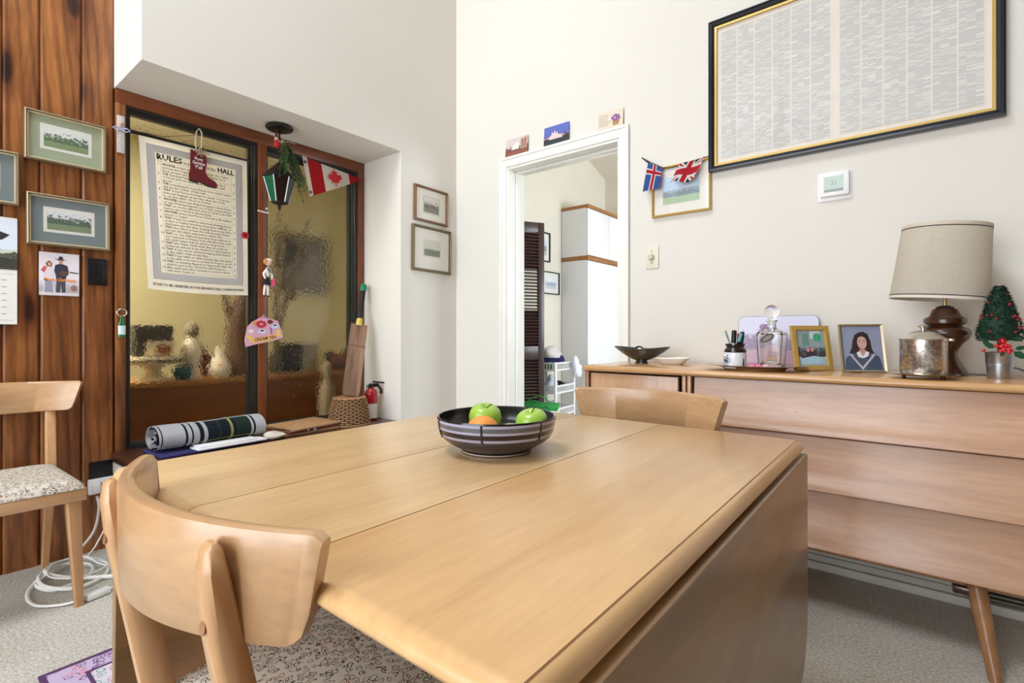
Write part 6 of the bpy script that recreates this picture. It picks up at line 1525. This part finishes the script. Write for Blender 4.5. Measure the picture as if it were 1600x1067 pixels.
# silver biscuit barrel
bb = thing('biscuit_barrel', 'engraved silver biscuit barrel with lid on footed plate before the lamp', 'barrel', (0.020, 2.150, ST), 0)
def engraved():
    m, nt, N, L, B = newmat('engraved_silver'); B.inputs['Metallic'].default_value = 1; B.inputs['Roughness'].default_value = 0.26
    tc = N.new('ShaderNodeTexCoord'); v = N.new('ShaderNodeTexVoronoi'); v.inputs['Scale'].default_value = 190; v.feature = 'DISTANCE_TO_EDGE'; L.new(tc.outputs['Object'], v.inputs['Vector'])
    n = N.new('ShaderNodeTexNoise'); n.inputs['Scale'].default_value = 120; n.inputs['Detail'].default_value = 4; L.new(tc.outputs['Object'], n.inputs[0])
    r = ramp(N, [(0.38, (176, 168, 158)), (0.6, (226, 220, 212))]); L.new(n.outputs['Fac'], r.inputs[0]); L.new(r.outputs[0], B.inputs['Base Color'])
    b_ = N.new('ShaderNodeBump'); b_.inputs['Strength'].default_value = 0.25; b_.inputs['Distance'].default_value = 0.001; L.new(v.outputs[0], b_.inputs['Height']); L.new(b_.outputs[0], B.inputs['Normal']); return m
k = B_(); lathe(k, [(0.0, 0.016), (0.060, 0.016), (0.0625, 0.020), (0.0625, 0.128), (0.0, 0.128)], 56); obj('body', k, engraved(), bb, 40)
k = B_(); lathe(k, [(0.0, 0.126), (0.066, 0.126), (0.0665, 0.130), (0.062, 0.133), (0.050, 0.141), (0.035, 0.152), (0.018, 0.157), (0.0, 0.158)], 56); obj('lid', k, M['silver'], bb, 40)
k = B_(); lathe(k, [(0.0, 0.157), (0.006, 0.157), (0.006, 0.165), (0.013, 0.169), (0.015, 0.172), (0.006, 0.176), (0.0, 0.176)], 28); obj('knob', k, M['silver'], bb, 40)
k = B_(); lathe(k, [(0.0, 0.010), (0.070, 0.010), (0.090, 0.0145), (0.0935, 0.0165), (0.088, 0.0175), (0.07, 0.015), (0.0, 0.0155)], 56); obj('plate', k, M['silver'], bb, 40)
for a in (-2.4, -0.75, 0.8, 2.4):
    k = B_(); sphere(k, (0.068*math.cos(a), 0.068*math.sin(a), 0.006), 0.0062, 10, 8); obj('foot', k, mat((70, 60, 54), 0.35, 0.8), bb, 60)
k = B_(); box(k, 0.062, 0.078, -0.008, 0.008, 0.122, 0.132, 0.003); obj('hinge', k, M['silver'], bb, 40)
# little tree in a zinc pot
tp = thing('christmas_tree', 'little artificial tree with red berries in zinc pot at right end', 'plant', (0.215, 2.29, ST), 0)
zinc = mat((170, 174, 180), 0.32, 0.9, var=0.15, vscale=60, name='zinc_bucket')
k = B_(); lathe(k, [(0.0, 0.0), (0.0285, 0.0), (0.0295, 0.002), (0.0325, 0.043), (0.0335, 0.044), (0.0330, 0.046), (0.0338, 0.048), (0.0333, 0.050), (0.0342, 0.052), (0.0352, 0.084), (0.0368, 0.086), (0.0350, 0.0875), (0.0335, 0.084), (0.031, 0.060), (0.0, 0.060)], 44); obj('pot', k, zinc, tp, 40)
k = B_(); lathe(k, [(0.0, 0.06), (0.032, 0.06), (0.031, 0.078), (0.0, 0.084)], 24); obj('soil', k, mat((40, 30, 24), 0.9), tp, 40)
k = B_(); tube(k, [(0, 0, 0.08), (0, 0, 0.14)], 0.005, 8); obj('trunk', k, mat((80, 60, 40), 0.8), tp, 60)
rnd = random.Random(3); k = B_()
for i in range(1500):
    t = rnd.random()**1.15; a = rnd.uniform(0, 2*PI); z = 0.125+0.178*t; R = 0.054*(1-t)**0.75+0.008
    if t < 0.1: R *= 0.8+2*t
    p = Vector((R*math.cos(a), R*math.sin(a), z)); d = Vector((math.cos(a), math.sin(a), rnd.uniform(-0.5, 0.5))).normalized()
    d = (d+Vector((rnd.uniform(-1, 1), rnd.uniform(-1, 1), rnd.uniform(-1, 1)))*0.9).normalized()*rnd.uniform(0.007, 0.013)
    s_ = d.cross(Vector((rnd.random(), rnd.random(), 1))).normalized()*0.0022
    k.faces.new([k.verts.new(p+s_-d*0.3), k.verts.new(p-s_-d*0.3), k.verts.new(p+d)])
lathe(k, [(0.0, 0.122), (0.044, 0.128), (0.050, 0.150), (0.036, 0.22), (0.012, 0.29), (0.0, 0.298)], 18)
o = obj('foliage', k, mat((22, 58, 40), 0.7, var=0.5, vscale=160, name='tinsel_foliage'), tp, 0); o['kind'] = 'stuff'
for i in range(26):
    t = rnd.random(); a = rnd.uniform(-PI, 0.4); z = 0.135+0.155*t; R = 0.056*(1-t)**0.75+0.010
    k = B_(); sphere(k, (R*math.cos(a), R*math.sin(a), z), 0.0032, 8, 6); obj('small_berry', k, M['red'], tp, 60)
brm = mat((206, 18, 34), 0.15, coat=0.6, name='glossy_red_berry')
for x, y_, z, r in ((0.004, -0.042, 0.124, 0.0105), (-0.010, -0.046, 0.108, 0.0065), (0.000, -0.050, 0.106, 0.0068), (0.011, -0.048, 0.109, 0.0068), (0.019, -0.042, 0.107, 0.0065), (0.005, -0.053, 0.096, 0.0068), (0.016, -0.050, 0.097, 0.0068), (0.022, -0.044, 0.093, 0.0065), (-0.002, -0.054, 0.092, 0.006), (0.017, -0.052, 0.088, 0.006), (-0.040, -0.028, 0.092, 0.005)):
    k = B_(); sphere(k, (x, y_, z), r, 14, 10); obj('berry', k, brm, tp, 60)
lfm = mat((30, 82, 56), 0.45, var=0.2, vscale=40, name='green_cloth_leaf')
for x, y_, z, a, l_ in ((-0.015, -0.034, 0.100, 2.5, 0.034), (-0.03, -0.03, 0.108, 2.0, 0.03), (0.030, -0.030, 0.090, -0.6, 0.040), (0.034, -0.026, 0.098, 0.3, 0.028), (0.008, -0.036, 0.090, -2.0, 0.02), (0.024, -0.036, 0.128, 0.2, 0.024)):
    k = B_(); pl_ = [(0, 0), (l_*0.3, l_*0.26), (l_*0.7, l_*0.22), (l_, 0), (l_*0.7, -l_*0.22), (l_*0.3, -l_*0.26)]
    prism(k, [(p[0]*math.cos(a)-p[1]*math.sin(a), p[0]*math.sin(a)+p[1]*math.cos(a)) for p in pl_], -0.0005, 0.0005); obj('leaf', k, lfm, tp, 0, loc=(x, y_, z), rot=(0.2, 0, 0.2))

# ================================================================== IN THE HALL BEHIND THE GLASS
HZ = 0.7255
ck = thing('cake_stand', 'cream footed cake stand on the hall counter behind left glass', 'stand', (-3.50, 1.000, HZ), 0)
crm = mat((226, 214, 186), 0.4, name='cream_porcelain')
k = B_(); lathe(k, [(0.0, 0.0), (0.10, 0.0), (0.09, 0.012), (0.04, 0.035), (0.035, 0.06), (0.06, 0.085), (0.14, 0.095), (0.155, 0.115), (0.15, 0.14), (0.0, 0.125)], 36); obj('stand', k, crm, ck, 50)
k = B_(); lathe(k, [(0.147, 0.105), (0.1555, 0.115), (0.1545, 0.122)], 36, ngon=True); obj('dark_band', k, mat((60, 50, 34), 0.5), ck, 50)
bxx = thing('painted_box', 'dark box with a pale floral front on the hall cake stand', 'box', (-3.50, 0.995, HZ+0.141), 0)
obj('body', bx(-0.07, 0.07, -0.10, 0.09, 0, 0.18, 0.006), mat((64, 60, 52), 0.6), bxx, 30)
obj('front_panel', bx(0.0705, 0.074, -0.05, 0.085, 0.01, 0.09), mat((220, 206, 176), 0.6), bxx, 0)
obj('flower', bx(0.0745, 0.078, 0.0, 0.075, 0.015, 0.065, 0.001, 1), mat((130, 70, 40), 0.7, var=0.5, vscale=30), bxx, 0)
vs_ = thing('tall_vase', 'tall cream vase with grey dried flower on the hall counter', 'vase', (-3.50, 1.205, HZ), 0)
k = B_(); lathe(k, [(0.0, 0.0), (0.045, 0.0), (0.035, 0.03), (0.05, 0.12), (0.055, 0.18), (0.035, 0.23), (0.028, 0.25), (0.0, 0.25)], 28); obj('body', k, crm, vs_, 50)
k = B_(); sphere(k, (0, 0, 0.29), 0.042, 12, 8, (1, 1, 1.4)); obj('dried_flower', k, mat((140, 130, 104), 0.9, var=0.3, vscale=40), vs_, 60)
tpot = thing('teal_pot', 'small teal pot beside the cake stand on the hall counter', 'pot', (-3.44, 1.135, HZ), 0)
k = B_(); lathe(k, [(0.0, 0.0), (0.035, 0.0), (0.05, 0.03), (0.048, 0.07), (0.03, 0.085), (0.0, 0.085)], 24); obj('body', k, mat((40, 96, 104), 0.4), tpot, 50)
gv = thing('gourd_vase', 'pear-shaped cream vase with orange flower painted on hall counter', 'vase', (-3.45, 1.345, HZ), 0)
k = B_(); lathe(k, [(0.0, 0.0), (0.05, 0.0), (0.066, 0.03), (0.064, 0.07), (0.045, 0.11), (0.026, 0.15), (0.022, 0.185), (0.012, 0.19), (0.0, 0.19)], 28); obj('body', k, crm, gv, 50)
k = B_(); sphere(k, (0.046, -0.012, 0.065), 0.026, 12, 8, (0.6, 1, 1)); obj('painted_flower', k, mat((206, 120, 70), 0.5), gv, 60)
rb = thing('red_bottle', 'dark red bottle leaning behind the gourd vase in hall', 'bottle', (-3.54, 1.315, HZ), (0.2, 0, 0))
k = B_(); lathe(k, [(0.0, 0.01), (0.035, 0.01), (0.036, 0.12), (0.014, 0.16), (0.014, 0.20), (0.0, 0.20)], 20); obj('body', k, mat((120, 34, 28), 0.4), rb, 50)
dg = thing('driftwood', 'forked brown driftwood trunk standing on hall counter behind the glass', 'sculpture', (-3.52, 1.50, HZ), 0)
k = B_(); tube(k, spline([(0, 0.0, 0.0), (0, -0.01, 0.2), (0.0, -0.015, 0.34), (0.0, 0.02, 0.5), (0.0, 0.06, 0.62)], 6), [0.085-0.0016*i for i in range(25)], 12)
tube(k, [(0, -0.02, 0.30), (0, -0.075, 0.42), (0, -0.10, 0.55)], [0.045, 0.02, 0.014], 8); obj('wood', k, wood('driftwood_grain', (76, 50, 26), (116, 80, 44), 'Z', 0.7, 0.0, fine=0.4), dg, 60)
for nm, lb, y_, w, h, c in (('black_box', 'black upright box on hall counter behind the right glass', 1.825, 0.135, 0.205, (30, 26, 20)), ('grey_box', 'grey-brown upright box right of the black box in hall', 1.962, 0.115, 0.205, (150, 136, 110))):
    t = thing(nm, lb, 'box', (-3.50, y_, HZ), 0)
    obj('body', bx(-0.06, 0.06, -w/2, w/2, 0, h-0.012, 0.004), mat(c, 0.6), t, 30); obj('lid', bx(-0.062, 0.062, -w/2-0.002, w/2+0.002, h-0.0119, h, 0.004), mat(tuple(int(v*1.2) for v in c), 0.6), t, 30)
pb = thing('succulent_bowl', 'terracotta bowl of small succulents on hall counter behind right glass', 'plant', (-3.47, 2.20, HZ), 0)
k = B_(); lathe(k, [(0.0, 0.0), (0.08, 0.0), (0.12, 0.05), (0.115, 0.06), (0.0, 0.05)], 28); obj('bowl', k, mat((96, 56, 32), 0.7), pb, 50)
for i in range(7):
    k = B_(); a = i*0.9; sphere(k, (0.06*math.cos(a), 0.07*math.sin(a), 0.075+0.012*(i % 3)), 0.034, 10, 8, (1, 1, 1.2 if i % 2 else 1.8)); obj('succulent', k, mat((64, 80, 46) if i % 3 else (120, 60, 44), 0.7), pb, 60)
fg = thing('pale_figure', 'pale grey figurine standing low before the hall counter panel', 'figurine', (-3.33, 2.02, 0.0), 0)
k = B_(); lathe(k, [(0.0, 0.0), (0.07, 0.0), (0.05, 0.25), (0.06, 0.5), (0.05, 0.62), (0.02, 0.68), (0.035, 0.73), (0.03, 0.78), (0.0, 0.80)], 20); obj('body', k, mat((150, 130, 100), 0.6), fg, 50)
hp = thing('hall_picture', 'blurred dark floral picture on hall wall behind right glass panel', 'picture', (-4.319, 2.35, 1.63), LW_)
obj('canvas', bx(-0.26, 0.26, -0.03, 0, -0.26, 0.26, 0.004), mat((112, 102, 76), 0.8, var=0.3, vscale=9), hp, 0)
k = B_()
for q in range(9): prism(k, ell(-0.10+0.05*math.cos(q*2.4)*(1+q*0.15), 0.08+0.05*math.sin(q*2.4)*(1+q*0.15), 0.06, 0.035, 10), -0.034-0.0003*q, -0.0295)
obj('dark_flowers', k, mat((52, 46, 32), 0.8), hp, 0)
dbr = thing('dried_branches', 'tall dried brown branches rising from hall counter behind middle post', 'branches', (-3.46, 1.70, HZ), 0)
k = B_()
for i, (a, b_, h_) in enumerate(((0.02, 0.03, 0.9), (-0.02, 0.06, 1.05), (0.03, 0.10, 0.8), (0.0, 0.01, 1.12), (0.02, 0.16, 1.1))):
    tube(k, spline([(0, 0, 0.05), (a, b_*0.3, h_*0.4), (a, b_, h_*0.75), (a*2, b_*1.3+0.02, h_)], 4), 0.009, 5)
    sphere(k, (a*1.5, b_, h_*0.7), 0.035, 8, 6, (0.6, 0.8, 1.8))
obj('stems', k, mat((104, 88, 56), 0.9), dbr, 60)
k = B_(); lathe(k, [(0.0, 0.0), (0.04, 0.0), (0.05, 0.06), (0.03, 0.14), (0.0, 0.14)], 20); obj('vase', k, mat((80, 70, 50), 0.5), dbr, 50)

# ================================================================== CHANDELIER over the table (seen only as a reflection in the newspaper glass)
chd = thing('chandelier', 'brass arm chandelier above the table, reflected in the newspaper frame glass', 'chandelier', (-0.80, 0.85, 2.36), 0.3)
brs = mat((150, 120, 66), 0.25, 1.0, name='chandelier_brass')
k = B_(); lathe(k, [(0.0, 0.0), (0.008, 0.01), (0.012, 0.03), (0.05, 0.06), (0.07, 0.11), (0.05, 0.16), (0.02, 0.19), (0.035, 0.23), (0.05, 0.26), (0.03, 0.30), (0.015, 0.36), (0.02, 0.46), (0.01, 0.5), (0.0, 0.5)], 28); obj('baluster', k, brs, chd, 50)
k = B_(); tube(k, [(0, 0, 0.49), (0, 0, 2.60)], 0.006, 8); lathe(k, [(0.0, 2.64), (0.05, 2.64), (0.05, 2.62), (0.01, 2.60), (0.0, 2.60)], 20); obj('rod', k, brs, chd, 50)
for i in range(6):
    a = 2*PI*i/6; k = B_()
    pts = spline([(0.04, 0, 0.25), (0.13, 0, 0.20), (0.22, 0, 0.10), (0.31, 0, 0.10), (0.37, 0, 0.19), (0.37, 0, 0.26)], 6); tube(k, pts, 0.009, 8)
    arm = obj('arm', k, brs, chd, 60, rot=(0, 0, a))
    k = B_(); lathe(k, [(0.0, 0.26), (0.02, 0.26), (0.042, 0.275), (0.03, 0.272), (0.014, 0.285), (0.014, 0.30), (0.0, 0.30)], 16, c=(0.37, 0, 0)); obj('drip_pan', k, brs, arm, 50)
    k = B_(); lathe(k, [(0.0, 0.30), (0.011, 0.30), (0.011, 0.40), (0.007, 0.415), (0.0, 0.44)], 12, c=(0.37, 0, 0)); obj('candle', k, M['ceramic'], arm, 50)
